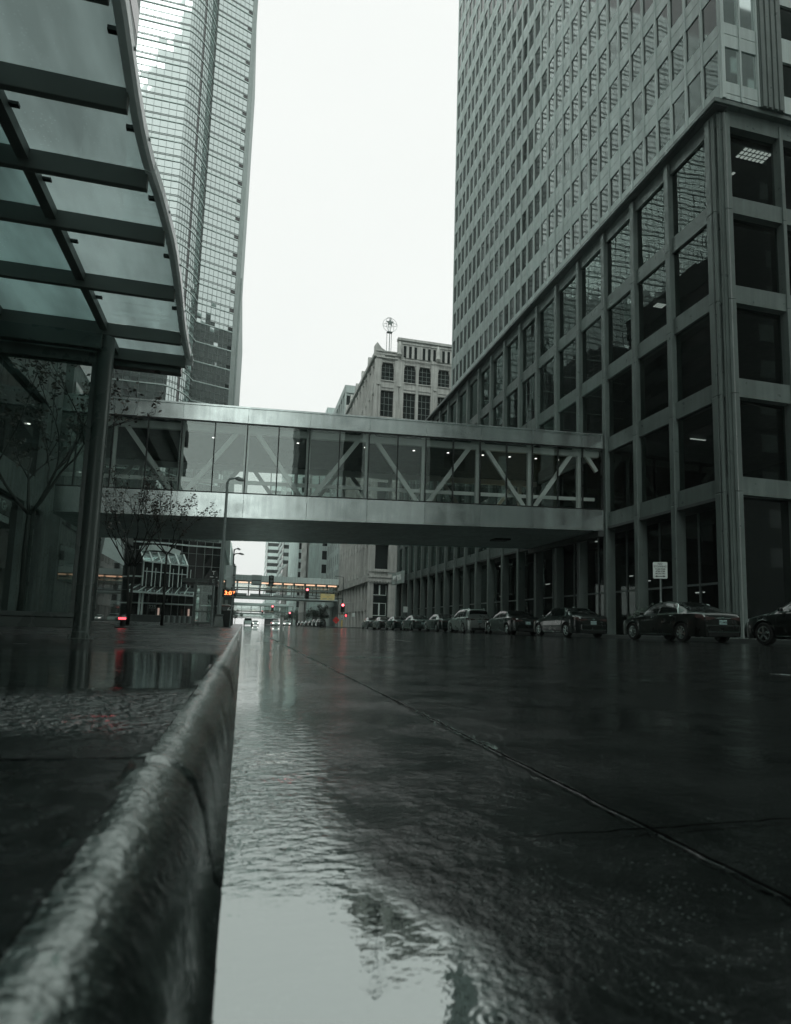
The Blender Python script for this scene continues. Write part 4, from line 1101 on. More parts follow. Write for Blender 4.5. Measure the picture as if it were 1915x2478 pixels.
    cpts = [(-17.8, 112.9, 12.55), (-15.6, 112.6, 12.85), (-13.4, 112.6, 12.75), (-11.2, 112.9, 12.1)]
    for p, q in zip(cpts[:-1], cpts[1:]): cr.bar(p, q, .3, .9)
    cr.build('bay_fascia', MT['farstone'], t)
    br.build('bay_frame', MT['capband'], t); sk.build('sloping_skylight', MT['capglass'], t); pan.build('bay_glazing', MT['capglass2'], t)
    # entrance canopy
    c = MB(); c.hexa([(-19.6,107.5,5.0),(-8.2,107.5,4.6),(-8.2,112.9,6.0),(-18.6,112.9,6.35),(-19.6,107.5,5.16),(-8.2,107.5,4.76),(-8.2,112.9,6.16),(-18.6,112.9,6.51)])
    c.build('entrance_canopy', MT['capglass'], t)
    e = MB(); e.bar((-19.7,107.42,5.05), (-8.1,107.42,4.65), .2, .26); 
    for i in range(9): f = i/8; e.bar((-19.6+11.4*f, 107.5, 5.2-.4*f), (-18.6+10.4*f, 112.9, 6.55-.35*f), .09, .09)
    e.build('canopy_edge', MT['capband'], t)
    for xx in (-16.45, -16.0):
        p = MB(); p.box(xx-.14, xx+.14, 107.8, 108.1, .3, 4.95); p.build('canopy_post', MT['capband'], t)
    text('house_number', '225', .82, MT['capband'], t, (-15.1, 113.0, 2.75), face_rot((1,0,0), (0,0,1)), .03)
    for i in range(9):
        m = MB(); m.lathe([(.1,-.04),(.1,.0)], (-15.5+i*.85+rnd.uniform(-.3,.3), 109.3+rnd.uniform(0,1.5), 5.0), n=8); m.build('canopy_light', MT['white_on'], t)
    for xx in (-14.2, -9.3):
        m = MB(); m.box(xx, xx+.3, 112.95, 113.0, .6, 2.6); m.build('lit_doorway', glow('dim_lobby_glow', (1,.75,.62), .22), t)
glass_tower()
p_ = thing('planter_wall', 'long low dark planter wall in front of the glass tower entrance', 'planter wall', (-14, 103, .18))
mb = MB(); mb.box(-30, -7.3, 103, 103.6, .17, 1.2); mb.build('wall', MT['concrete2'], p_)
mb = MB(); mb.box(-30, -7.2, 102.9, 103.7, 1.2, 1.28); mb.build('coping', MT['concrete'], p_)
proto = None
for i in range(6):
    if proto is None:
        proto = thing('bollard', 'squat pale concrete bollard in the row beside the glass tower entrance', 'bollard', (-11.6, 101.5, .18), 'concrete bollards by the tower entrance')
        mb = MB(); mb.lathe([(.24,0),(.24,.95),(.2,1.02)], (-11.6, 101.5, .18), n=12); mb.build('post', MT['concrete'], proto)
        mb = MB(); mb.lathe([(.21,1.0),(.21,1.06),(.1,1.1)], (-11.6, 101.5, .18), n=12); mb.build('cap', MT['concrete2'], proto); o = proto
    else: o = copy_tree(proto)
    o.location = (-11.9+i*.78, 101.5, .18)

# ------------------------------------------------------------------ concrete building along the left pavement (to the skyway)
def left_building():
    t = thing('concrete_building', 'dark concrete building along the left pavement with a deep ribbon of black glass', 'building', (-9, 20, .18))
    X = -9.; Y0, Y1 = -28., 31.6
    w = MB(); cz = [(5.05, 6.3), (9.86, 14.2)] ; z = 14.2
    w.box(X-.6, X, Y0, Y1, 5.05, 6.3); w.box(X-.6, X+.003, Y0, Y1, 9.86, 13.2)
    w.box(X-.59, X+.02, 29.9, Y1+.1, 6.301, 9.859); w.box(X-.61, X+.05, 30.5, Y1+.15, .18, 84.)
    w2 = MB()
    for k in range(15): w2.box(X-.6, X+.003, Y0, 30.49, 16.6+k*4.4, 18.4+k*4.4)
    w2.build('unseen_shading_band', MT['concrete2'], t)  # unseen upper storeys, added to shade the podium, dark in its windows
    for i in range(16): w.box(X+.003, X+.012, Y0+i*3.9, Y0+i*3.9+.03, 9.9, 13.15)
    w.build('concrete_band', MT['concrete'], t)
    b = MB(); b.box(-45, X-.61, Y0, Y1, .18, 84); b.box(-45, X-.62, Y1, Y1+.2, .18, 84); b.build('core', MT['concrete2'], t)  # raised far above the visible storeys to block light from the podium
    for k in range(12):
        y0, y1 = Y0+k*4.83, Y0+(k+1)*4.83
        if y1 > 30: y1 = 29.9
        for z0, z1, nm in ((6.3, 9.86, 'ribbon_window'), (.2, 5.05, 'shopfront')):
            m = MB(); m.quad((X-.25, y0+.03, z0), (X-.25, y1-.03, z0), (X-.25, y1-.03, z1), (X-.25, y0+.03, z1)); m.build(nm, MT['darkglass'], t)
    m = MB()
    for k in range(13): m.box(X-.24, X-.12, Y0+k*4.83-.04, Y0+k*4.83+.04, .2, 5.05)
    m.build('shopfront_frame', MT['shelter'], t)
    m = MB(); m.box(X-.6, X-.02, 28.2, 29.0, .18, 5.05); m.build('pier', MT['concrete'], t)
    m = MB(); m.box(X-.1, X+.1, 24.0, 26.4, 4.12, 4.72); s = m.build('sign_board', MT['shelter'], t)
    m = MB(); m.box(X+.1, X+.115, 24.2, 26.3, 3.82, 4.08); m.build('sign_strip', MT['signback'], s)
    text('sign_letters', 'al Gr', .5, MT['signback'], s, (X+.105, 25.5, 4.42), face_rot((0,1,0), (0,0,1)), .01)
    for k in range(9):
        m = MB(); m.box(X-.31, X-.28, rnd.uniform(14, 30), 0, 0, 0)
    m = MB(); m.lathe([(.07,-.02),(.07,0)], (X-.2, 28.3, 8.4), n=8); m.build('window_light', MT['white_on'], t)
left_building()
def pavilion():
    t = thing('plaza_pavilion', 'dark glazed pavilion with a sloping pale awning and warm lights under the skyway', 'building', (-15, 58, .18))
    m = MB(); m.box(-40, -12.6, 58, 74, .18, 8.6); m.build('body', MT['capglass2'], t)
    m = MB(); m.box(-40, -12.4, 57.9, 74.1, 8.6, 9.4); m.build('roof', MT['concrete2'], t)
    m = MB(); m.hexa([(-14.0,60,7.5),(-11.6,60.6,7.75),(-11.6,60.7,7.75),(-14.0,60.1,7.5),(-14.1,60,8.2),(-11.7,63,8.0),(-11.7,63.1,8.0),(-14.1,60.1,8.2)])
    m = MB(); n_ = 9
    a, b, c, d = Vector((-13.9,60,7.55)), Vector((-12.6,60,6.2)), Vector((-10.75,60.6,5.25)), Vector((-11.4,61.4,7.7))
    for i in range(n_):
        f0, f1 = i/n_, (i+.86)/n_
        p = [a.lerp(d, f0), a.lerp(d, f1), b.lerp(c, f1), b.lerp(c, f0)]
        m.poly(p, (0,.5,.86), .12)
    m.build('awning', MT['signback'], t)
    m = MB(); m.poly([a+Vector((0,.12,.12)), d+Vector((0,.12,.12)), c+Vector((0,.12,.12)), b+Vector((0,.12,.12))], (0,.5,.86), .05); m.build('awning_backing', MT['concrete2'], t)
    m = MB()
    for x in (-12.4, -13.6, -15, -16.6): m.box(x-.12, x+.12, 57.75, 57.98, .18, 8.6)
    m.build('mullion', MT['shelter'], t)
    for i in range(12):
        m = MB(); x = -16+i*.28; m.box(x, x+.17, 57.6, 57.68, 4.2-.01*i, 4.27-.01*i); m.build('string_light', MT['warm'], t)
    for i in range(7):
        m = MB(); x = rnd.uniform(-17, -12.8); m.box(x, x+.18, 57.9, 57.96, rnd.choice([1.4, 1.5, 2.6, 5.3]), 0); 
        z = rnd.choice([1.35, 1.45, 2.7, 5.4]); m = MB(); m.box(x, x+.2, 57.9, 57.96, z, z+.06); m.build('wall_light', MT['warm'], t)
pavilion()
# dark glass block behind the concrete building, seen over the skyway roof
b_ = thing('dark_glass_block', 'dark glass block seen over the left end of the skyway roof', 'building', (-24, 48, .18))
m = MB(); m.box(-46, -13.3, 48, 58-.2, .2, 78); m.build('core', MT['concrete2'], b_)
for k in range(14):
    x0 = -13.4-(k+1)*1.35
    m = MB(); e = rnd.uniform(-.01,.01); m.quad((x0, 47.9+e, .2), (x0+1.3, 47.9-e, .2), (x0+1.3, 47.9-e, 78), (x0, 47.9+e, 78)); m.build('window', MT['capglass2'], b_)
for k in range(19):
    for i in range(2):
        y0 = 48.2+i*4.8; z0 = 3+k*4.0; e = rnd.uniform(-.02,.02)
        m = MB(); m.quad((-12.86+e, y0, z0), (-12.86-e, y0+4.5, z0), (-12.86-e, y0+4.5, z0+2.6), (-12.86+e, y0, z0+2.6)); m.build('side_window', MT['capglass2'], b_)
m = MB(); m.box(-13.45, -12.9, 47.7, 57.7, .2, 78); m.build('corner_pier', MT['concrete'], b_)

# ------------------------------------------------------------------ buildings behind the viewpoint (seen only in the wet road and the glass)
block('office_tower', 'dark banded office tower far behind the viewpoint, mirrored in the skyway glass', 17, 60, -262, -215, 150, MT['concrete2'], 'bands', front=False, fl=3.8)
block('office_block', 'dark office block deep behind the left pavement, mirrored in the podium windows', -62, -31, 62, 108, 64, MT['concrete2'], 'bands', street='R', fl=4.2)
def rear(name, label, x0, x1, y0, y1, H, m, nx):
    t = thing(name, label, 'building', ((x0+x1)/2, y1, .3))
    w = MB(); w.box(x0, x1, y0, y1, .3, H); w.build('wall', m, t)
    for i in range(nx):
        for k in range(min(14, int(H/4.2)-1)):
            x = x0+(x1-x0)*(i+.5)/nx; z = 8+k*4.2
            q = MB(); q.quad((x-1, y1+.02, z), (x+1, y1+.02, z), (x+1, y1+.02, z+2), (x-1, y1+.02, z+2)); q.build('window', MT['dimwin'] if (i+k*3) % 3 else MT['capglass2'], t)
rear('stone_office_block', 'dark stone block across the near side street, mirrored in the podium windows', 22, 70, -60, -8, 74, MT['concrete2'], 8)
rear('office_tower', 'dark broad tower at the street corner behind the viewpoint', 20.5, 62, -200, -75, 120, MT['concrete2'], 5)
rear('stone_office_block', 'dark block on the left pavement behind the viewpoint', -50, -14, -75, -34, 13, MT['concrete2'], 5)
# ------------------------------------------------------------------ near bus shelter
def shelter():
    t = thing('bus_shelter', 'near bus shelter of dark green steel with rain-streaked glass roof panels over the left pavement', 'bus shelter', (-1.28, 5.6, WZ))
    XR, XL = -.68, -3.3
    RT = [(0.,-.66),(2.5,-.668),(2.75,-.68),(3.,-.691),(3.2,-.695),(3.45,-.689),(3.57,-.676),(3.71,-.663),(4.05,-.647),(4.26,-.642),(4.6,-.649),(4.91,-.660),(5.42,-.682),(5.8,-.685),(6.3,-.688)]
    def rx(y):
        for (a, b), (c, d) in zip(RT[:-1], RT[1:]):
            if y <= c: return b+(d-b)*(y-a)/(c-a)
        return RT[-1][1]
    BY = [1.2, 1.9, 2.42, 2.98, 3.54, 4.06, 4.79, 5.58, 6.08]
    for y in BY:
        m = MB(); m.box(XL, rx(y)+.008, y-.02, y+.02, 2.752, 2.866)
        m.build('beam', MT['canopysteel'], t, bevel=.004)
    for x in (-1.31, -2.12, -2.9):
        m = MB(); m.box(x-.03, x+.03, 1.0, 6.1, 2.80, 2.868); m.build('purlin', MT['canopysteel'], t)
    cols = [(XL, -2.9), (-2.9, -2.12), (-2.12, -1.31), (-1.31, XR+.0)]
    for y0, y1 in zip(BY[:-1], BY[1:]):
        for x0, x1 in cols:
            m = MB(); e = rnd.uniform(-.004, .004)
            
            if x1 == XR:
                n_ = 5
                for q in range(n_):
                    ya, yb = y0+.008+(y1-y0-.016)*q/n_, y0+.008+(y1-y0-.016)*(q+1)/n_
                    b0 = len(m.v); xa, xb = rx(ya)+.012, rx(yb)+.012
                    m.v += [(x0+.012,ya,2.872+e),(xa,ya,2.872+e),(xb,yb,2.872+e),(x0+.012,yb,2.872+e)]; m.f.append((b0,b0+3,b0+2,b0+1))
            else: m.box(x0+.012, x1-.012, y0+.008, y1-.008, 2.872+e, 2.884+e)
            m.build('roof_panel', MT['roofglass'], t)
        for x in (-1.31, -2.12, XR+.0):
            m = MB(); ym = y0+(y1-y0)*.42; m.box(x-.02, x+.075, ym-.014, ym+.014, 2.855, 2.872) if x < -1 else m.box(rx(ym)-.04, rx(ym), ym-.012, ym+.012, 2.85, 2.872)
            m.build('panel_clip', MT['black'], t)
    # bright edge rail with a rolled end
    m = MB(); prof = [(0,0),(.06,-.01),(.088,.002),(.092,.06),(.07,.085),(0,.09)]
    pts = [(y, 0) for y in (1.0, 2.2, 3.4, 4.4)]
    segs = [(1.0, 3.48), (3.49, 5.02), (5.03, 6.06)]
    for a, b in segs:
        ns = max(6, int((b-a)/.1)); base = len(m.v); npf = len(prof)
        for q in range(ns+1):
            y = a+(b-a)*q/ns
            m.v += [(rx(y)+px*.62, y, 2.842+pz) for px, pz in prof]
        for q in range(ns):
            for w_ in range(npf): m.f.append((base+q*npf+w_, base+q*npf+(w_+1) % npf, base+(q+1)*npf+(w_+1) % npf, base+(q+1)*npf+w_))
        m.f.append(tuple(base+w_ for w_ in range(npf))[::-1]); m.f.append(tuple(base+ns*npf+w_ for w_ in range(npf)))
    for k in range(7):
        a0 = k/6*1.45; a1 = (k+1)/6*1.45
        p0 = Vector((XR+.02+.0, 6.06+.09*math.sin(a0), 2.885-.09*(1-math.cos(a0)))); p1 = Vector((XR+.02, 6.06+.09*math.sin(a1), 2.885-.09*(1-math.cos(a1))))
        if k < 6: m.bar(p0, p1, .085, .022)
    m.build('edge_rail', MT['rail'], t, smooth=30, fix=True)
    for y in (2.1, 2.75, 3.3, 3.9, 4.5, 5.2, 5.8):
        m = MB(); m.lathe([(.009,0),(.009,.004),(.004,.006)], (rx(y)+.057, y, 2.885), axis='x', n=8); m.build('rail_bolt', MT['galv'], t)
    m = MB(); m.box(XL, XR-.04, 6.1, 6.2, 2.70, 2.86); m.box(XL, -1.3, 5.5, 5.57, 2.60, 2.74); m.build('end_beam', MT['shelter'], t, bevel=.006)
    # post with base plate
    m = MB(); m.tube([(-1.28, 5.6, WZ), (-1.28, 5.6, 2.74)], .066, 20); m.build('post', MT['shelter'], t, smooth=True)
    m = MB(); m.box(-1.38, -1.18, 5.5, 5.7, WZ, WZ+.014); m.lathe([(.07,0),(.07,.05),(.06,.06)], (-1.28, 5.6, WZ+.014), n=20)
    for dx in (-.07, .07): m.lathe([(.014,0),(.014,.02),(.006,.03)], (-1.28+dx, 5.53, WZ+.014), n=6)
    m.build('base_plate', MT['shelter'], t)
    # glazed end screen
    m = MB(); m.box(-3.3, -1.33, 5.585, 5.615, .245, .33); m.box(-3.3, -1.33, 5.57, 5.63, .33, .37); m.box(-3.3, -1.33, 5.585, 5.615, 2.5, 2.6)
    for x in (-3.3, -2.3, -1.38): m.box(x, x+.045, 5.586, 5.614, .37, 2.5)
    m.build('screen_frame', MT['shelter'], t, bevel=.004)
    m = MB(); m.box(-3.3, -1.34, 5.594, 5.606, .37, 2.5); m.build('glass_screen', MT['panelglass'], t)
shelter()

def far_shelter():
    t = thing('bus_shelter', 'small dark bus shelter farther along the kerb, behind the tall lamp post', 'bus shelter', (-2.1, 33.6, WZ))
    m = MB(); m.box(-3.1, -1.45, 33, 36.6, 2.36, 2.50); m.box(-3.15, -1.4, 32.95, 36.65, 2.50, 2.54); m.build('roof', MT['shelter'], t, bevel=.01)
    for x in (-2.42, -1.55):
        for y in (33.1, 36.5):
            m = MB(); m.box(x-.06, x+.06, y-.06, y+.06, WZ, 2.36); m.build('post', MT['shelter'], t)
    m = MB(); m.box(-2.36, -1.61, 33.08, 33.12, .85, .92); m.box(-2.36, -1.61, 33.08, 33.12, .27, .36); m.box(-2.36, -1.61, 33.08, 33.12, 2.22, 2.3); m.build('end_frame', MT['shelter'], t)
    m = MB(); m.box(-2.36, -1.61, 33.095, 33.105, .36, 2.22); m.build('end_glass', MT['panelglass'], t)
    m = MB(); m.box(-2.44, -2.40, 33.16, 36.44, .36, 2.25); m.build('back_glass', MT['panelglass'], t)
far_shelter()

def lamp(name, label, x, y, zt, heads, z0=WZ, r=.085, m=None):
    t = thing(name, label, 'street lamp', (x, y, z0)); m = m or MT['lampgrey']
    b = MB(); b.tube([(x,y,z0+.55), (x,y,zt)], [r, r*.66], 14); b.build('pole', m, t, smooth=True)
    b = MB(); b.hexa([(x-.24,y-.24,z0),(x+.24,y-.24,z0),(x+.24,y+.24,z0),(x-.24,y+.24,z0),(x-.17,y-.17,z0+.5),(x+.17,y-.17,z0+.5),(x+.17,y+.17,z0+.5),(x-.17,y+.17,z0+.5)])
    b.box(x-.19, x+.19, y-.19, y+.19, z0+.5, z0+.57); b.build('base', MT['shelter'], t, bevel=.015)
    for dx, z in heads:
        s = 1 if dx > 0 else -1
        b = MB(); b.tube([(x, y, z-.22), (x+s*.06, y, z-.06), (x+s*.2, y, z), (x+dx*.5, y, z+.02)], [.05,.05,.045,.04], 10); b.build('arm', m, t, smooth=True)
        b = MB(); L_ = abs(dx)*.55
        b.add([(x+dx*.42, y-.05, z-.03), (x+dx*.42, y+.05, z-.03), (x+dx*.6, y-.17, z-.05), (x+dx*.6, y+.17, z-.05), (x+dx, y-.12, z-.06), (x+dx, y+.12, z-.06),
               (x+dx*.42, y-.04, z+.05), (x+dx*.42, y+.04, z+.05), (x+dx*.62, y-.14, z+.09), (x+dx*.62, y+.14, z+.09), (x+dx*.98, y-.09, z+.01), (x+dx*.98, y+.09, z+.01)],
              [(0,2,3,1),(2,4,5,3),(6,7,9,8),(8,9,11,10),(0,1,7,6),(4,10,11,5),(0,6,8,2),(2,8,10,4),(1,3,9,7),(3,5,11,9)])
        h = b.build('lamp_head', m, t, bevel=.015, fix=True)
        b = MB(); b.box(x+dx*.64, x+dx*.94, y-.08, y+.08, z-.085, z-.058); b.build('lens', MT['lens_off'], h)
    return t
lamp('street_lamp', 'tall grey street lamp with one short arm, standing before the skyway fascia', -1.05, 29, 6.72, [(.75, 6.93)])
lamp('street_lamp', 'dark street lamp with two arms, one above the other, beyond the skyway', -1.12, 57, 6.9, [(.56, 6.96), (.88, 6.53)], r=.075, m=MT['shelter'])
lamp('street_lamp', 'street lamp with one drooping head beside the podium end sign', 17.7, 73, 6.6, [(-1.1, 6.9)], z0=RW)

# rubbish bin, transit sign, display, sign poles by the lamp
def bin_():
    x, y = -.78, 30.
    t = thing('litter_bin', 'black litter bin with a slanted pale-topped lid beside the tall grey lamp', 'bin', (x, y, WZ))
    m = MB(); m.hexa([(x-.24,y-.25,WZ),(x+.24,y-.25,WZ),(x+.24,y+.25,WZ),(x-.24,y+.25,WZ),(x-.3,y-.3,.92),(x+.3,y-.3,.92),(x+.3,y+.3,.92),(x-.3,y+.3,.92)]); m.build('body', MT['black'], t, bevel=.03)
    m = MB(); m.hexa([(x-.31,y-.31,.921),(x+.33,y-.31,.921),(x+.33,y+.31,.921),(x-.31,y+.31,.921),(x-.28,y-.2,1.14),(x+.3,y-.2,1.09),(x+.3,y+.28,1.12),(x-.28,y+.28,1.17)]); m.build('lid', MT['black'], t, bevel=.02)
    m = MB(); m.hexa([(x-.33,y-.24,1.15),(x+.02,y-.24,1.17),(x+.02,y+.3,1.2),(x-.33,y+.3,1.18),(x-.33,y-.24,1.17),(x+.02,y-.24,1.205),(x+.02,y+.3,1.22),(x-.33,y+.3,1.2)])
    m.hexa([(x+.025,y-.24,1.165),(x+.36,y-.24,1.10),(x+.36,y+.3,1.12),(x+.025,y+.3,1.19),(x+.025,y-.24,1.20),(x+.36,y-.24,1.12),(x+.36,y+.3,1.14),(x+.025,y+.3,1.22)]); m.build('lid_flap', MT['signwhite'], t)
    m = MB(); m.box(x+.06, x+.27, y-.318, y-.312, .93, .965); m.box(x+.21, x+.27, y-.318, y-.312, .965, 1.06); m.bar((x+.08, y-.31, .98), (x+.14, y-.3, 1.05), .012, .03); m.build('sticker', MT['whitepaint'], t)
bin_()
def transit_sign():
    x, y = -1.48, 31.
    t = thing('transit_sign', 'black rounded transit stop sign with a white T above a letter E', 'sign', (x, y, WZ))
    m = MB(); m.tube([(x+.05,y+.06,WZ),(x+.05,y+.06,2.7)], .045, 10); m.build('pole', MT['galv'], t)
    pts = [(x-.19,y,2.14),(x+.19,y,2.14),(x+.19,y,2.62)]+[(x+.19*math.cos(a),y,2.66+.2*math.sin(a)) for a in [k*math.pi/10 for k in range(0,11)]]+[(x-.19,y,2.62)]
    m = MB(); m.poly(pts, (0,1,0), .07); b = m.build('sign_face', MT['black'], t)
    R_ = face_rot((1,0,0), (0,0,1))
    text('letter', 'T', .24, MT['whitepaint'], b, (x-.01, y-.006, 2.70), R_, .004)
    text('letter', 'E', .26, MT['galv'], b, (x+.0, y-.006, 2.30), R_, .004)
    m = MB(); m.box(x-.17, x-.02, y-.006, y, 2.5, 2.535); m.box(x+.1, x+.17, y-.006, y, 2.49, 2.52); m.build('sticker', MT['whitepaint'], b)
transit_sign()
def kiosk():
    x, y = -.83, 36.
    t = thing('departure_display', 'dark post with an orange lit departure display above a notice case', 'display', (x, y, WZ))
    m = MB(); m.box(x-.36, x+.36, y-.08, y+.1, 1.78, 2.24); m.build('case', MT['black'], t, bevel=.02)
    m = MB(); m.box(x-.3, x+.34, y-.09, y-.082, 2.17, 2.2); m.box(x-.3, x+.34, y-.09, y-.082, 1.82, 1.84); m.build('trim', MT['signwhite'], t)
    text('display_text', '3:07', .30, MT['amber'], t, (x+.02, y-.085, 2.0), face_rot((1,0,0), (0,0,1)), .003, xs=1.1)
    m = MB(); m.box(x-.3, x+.22, y-.05, y+.08, 1.0, 1.77); m.build('notice_case', MT['shelter'], t)
    m = MB(); m.box(x-.2, x-.05, y-.058, y-.051, 1.3, 1.62); m.build('notice', MT['fargrey'], t)
    m = MB(); m.box(x-.06, x+.06, y-.03, y+.06, WZ, 1.0); m.build('post', MT['shelter'], t)
kiosk()
def sign_back():
    x, y = -.50, 28.6
    t = thing('sign_post', 'slim kerbside post carrying two blank grey sign backs, in front of the litter bin', 'sign post', (x, y, WZ))
    m = MB(); m.tube([(x-.06,y,WZ),(x,y,1.6),(x+.0,y,2.97)], .028, 10); m.build('post', MT['galv'], t)
    m = MB(); m.box(x-.37, x+.08, y+.035, y+.045, 2.38, 2.90); m.build('sign_plate', MT['signback'], t)
    m = MB(); m.box(x-.32, x+.03, y+.035, y+.045, 1.92, 2.365); m.build('sign_plate', MT['signback'], t)
    m = MB()
    for z in (2.44, 2.84, 2.0): m.box(x-.05, x+.05, y-.04, y+.034, z, z+.04)
    m.build('clamp', MT['black'], t)
sign_back()
def marker():
    x, y = -2.46, 14.2
    t = thing('marker_light', 'low dark marker post with a glowing red lamp on the wet pavement by the shelter', 'marker light', (x, y, WZ))
    m = MB(); m.lathe([(.16,0),(.16,.03),(.05,.05),(.05,.16),(.09,.18),(.09,.24),(.03,.27)], (x,y,WZ), n=16); m.build('post', MT['black'], t, smooth=True)
    m = MB(); m.box(x-.075, x+.075, y-.1, y-.07, WZ+.185, WZ+.23); m.build('lamp', MT['tail_on'], t, bevel=.01)
marker()

# ------------------------------------------------------------------ signals, signs on the right
def signal_head(x, y, z, w, h, lit, parent, face=-1):
    m = MB(); m.box(x-w/2, x+w/2, y, y+.3, z, z+h); b = m.build('signal_head', MT['black'], parent, bevel=.02)
    for k in range(3):
        zz = z+h*(2.5-k)/3; r = w*.33
        on = (lit == k)
        m = MB(); m.lathe([(r,-.02),(r,0),(r*.5,.02)][::-1] if False else [(r*.5,-.03),(r,-.01),(r,.0)], (x, y-.005, zz), axis='y', n=14); m.build('signal_lens', MT['red_on'] if on else MT['lens_off'] if lit is None else MT['ink'], b)
        m = MB()
        for q in range(7):
            a0, a1 = math.pi*q/7, math.pi*(q+1)/7; R2 = r*1.18
            m.hexa([(x+R2*math.cos(a0),y-.22,zz+R2*math.sin(a0)),(x+R2*math.cos(a1),y-.22,zz+R2*math.sin(a1)),(x+R2*math.cos(a1),y-.001,zz+R2*math.sin(a1)),(x+R2*math.cos(a0),y-.001,zz+R2*math.sin(a0)),
                    (x+R2*1.08*math.cos(a0),y-.22,zz+R2*1.08*math.sin(a0)),(x+R2*1.08*math.cos(a1),y-.22,zz+R2*1.08*math.sin(a1)),(x+R2*1.08*math.cos(a1),y-.001,zz+R2*1.08*math.sin(a1)),(x+R2*1.08*math.cos(a0),y-.001,zz+R2*1.08*math.sin(a0))])
        m.build('visor', MT['black'], b)
    return b
def mast_left():
    y = 86.; x = -1.4
    t = thing('signal_mast', 'signal mast reaching right from the left kerb with a grey sign and an unlit signal', 'traffic signal', (x, y, WZ))
    m = MB(); m.tube([(x,y,WZ),(x,y,6.6)], [.14,.1], 12); m.build('pole', MT['shelter'], t)
    m = MB(); m.tube([(x,y,6.15),(3.85,y,6.0)], [.08,.05], 10); m.build('arm', MT['shelter'], t)
    m = MB(); m.box(.8, 2.15, y-.12, y-.09, 5.55, 6.95); s = m.build('sign_plate', MT['signback'], t, bevel=.03)
    m = MB(); m.box(.9, 2.05, y-.125, y-.121, 6.14, 6.24); m.box(1.0, 2.2, y-.125, y-.121, 5.64, 5.74); m.build('sign_lettering', MT['ink'], s)
    signal_head(3.4, y-.35, 5.5, .66, 1.45, None, t)
mast_left()
def mast_right():
    y = 110.; x = 17.0
    t = thing('signal_mast', 'tall signal mast on the right corner carrying a yellow sign and red signals', 'traffic signal', (x, y, RW))
    m = MB(); m.tube([(x,y,2.6),(x,y,9.2)], [.13,.07], 12); m.build('pole', MT['shelter'], t)
    m = MB(); m.tube([(x,y,RW),(x,y,2.6)], .17, 12); m.build('pole_base', MT['ypole'], t)
    m = MB(); m.tube([(x,y,5.3),(10.3,y,5.75)], [.1,.06], 10); m.build('arm', MT['shelter'], t)
    m = MB(); m.tube([(x,y,9.15),(x-.9,y,9.25)], .045, 8); m.box(x-1.5, x-.8, y-.12, y+.12, 9.2, 9.32); m.build('top_lamp', MT['shelter'], t)
    m = MB(); m.box(13.0, 15.5, y-.2, y-.14, 4.95, 6.05); s = m.build('yellow_sign', MT['yellow'], t)
    text('sign_lettering', 'TK', .42, MT['ypole'], s, (14.35, y-.205, 5.5), face_rot((1,0,0), (0,0,1)), .003)
    m = MB()
    for a, b, z in ((13.75, 14.8, 5.82), (13.35, 14.2, 5.14), (14.4, 15.1, 5.14)): m.box(a, b, y-.204, y-.201, z, z+.09)
    m.build('sign_lines', MT['fargrey'], s)
    signal_head(10.65, y-.4, 5.0, .62, 1.95, 0, t); signal_head(x-.02, y-.6, 2.95, .72, 1.45, 0, t)
    m = MB(); m.box(x+.35, x+.85, y-.5, y-.2, 2.1, 2.6); b = m.build('pedestrian_signal', MT['black'], t)
    m = MB(); m.box(x+.45, x+.75, y-.52, y-.501, 2.18, 2.52); m.build('hand_symbol', MT['tail_on'], b)
    m = MB(); m.box(x-.3, x+.3, y-.22, y-.18, 1.6, 2.4); s = m.build('turn_sign', MT['signwhite'], t)
    m = MB(); m.bar((x-.17, y-.225, 1.78), (x+.17, y-.225, 1.78), .01, .09); m.bar((x-.05, y-.225, 2.0), (x+.12, y-.225, 2.2), .01, .06); m.build('arrow', MT['ink'], s)
mast_right()
def diamond():
    x, y, z = 15.6, 107.5, 1.46
    t = thing('road_work_sign', 'orange-red diamond road work sign on a stand near the signal corner', 'sign', (x, y, .2))
    s = .62; m = MB(); m.poly([(x-s,y,z),(x,y,z-s),(x+s,y,z),(x,y,z+s)], (0,1,0), .03); p = m.build('sign_plate', MT['orange'], t)
    for i, w_ in enumerate(('ROAD', 'WORK', 'AHEAD')): text('sign_word', w_, .22, MT['ink'], p, (x, y-.004, z+.2-.2*i), face_rot((1,0,0), (0,0,1)), .003)
    m = MB()
    for dx in (-.45, .45): m.bar((x, y+.05, z-.5), (x+dx, y-.2, .18), .04, .04); m.bar((x, y+.06, z-.5), (x+dx, y+.45, .18), .04, .04)
    m.build('stand', MT['galv'], t)
diamond()
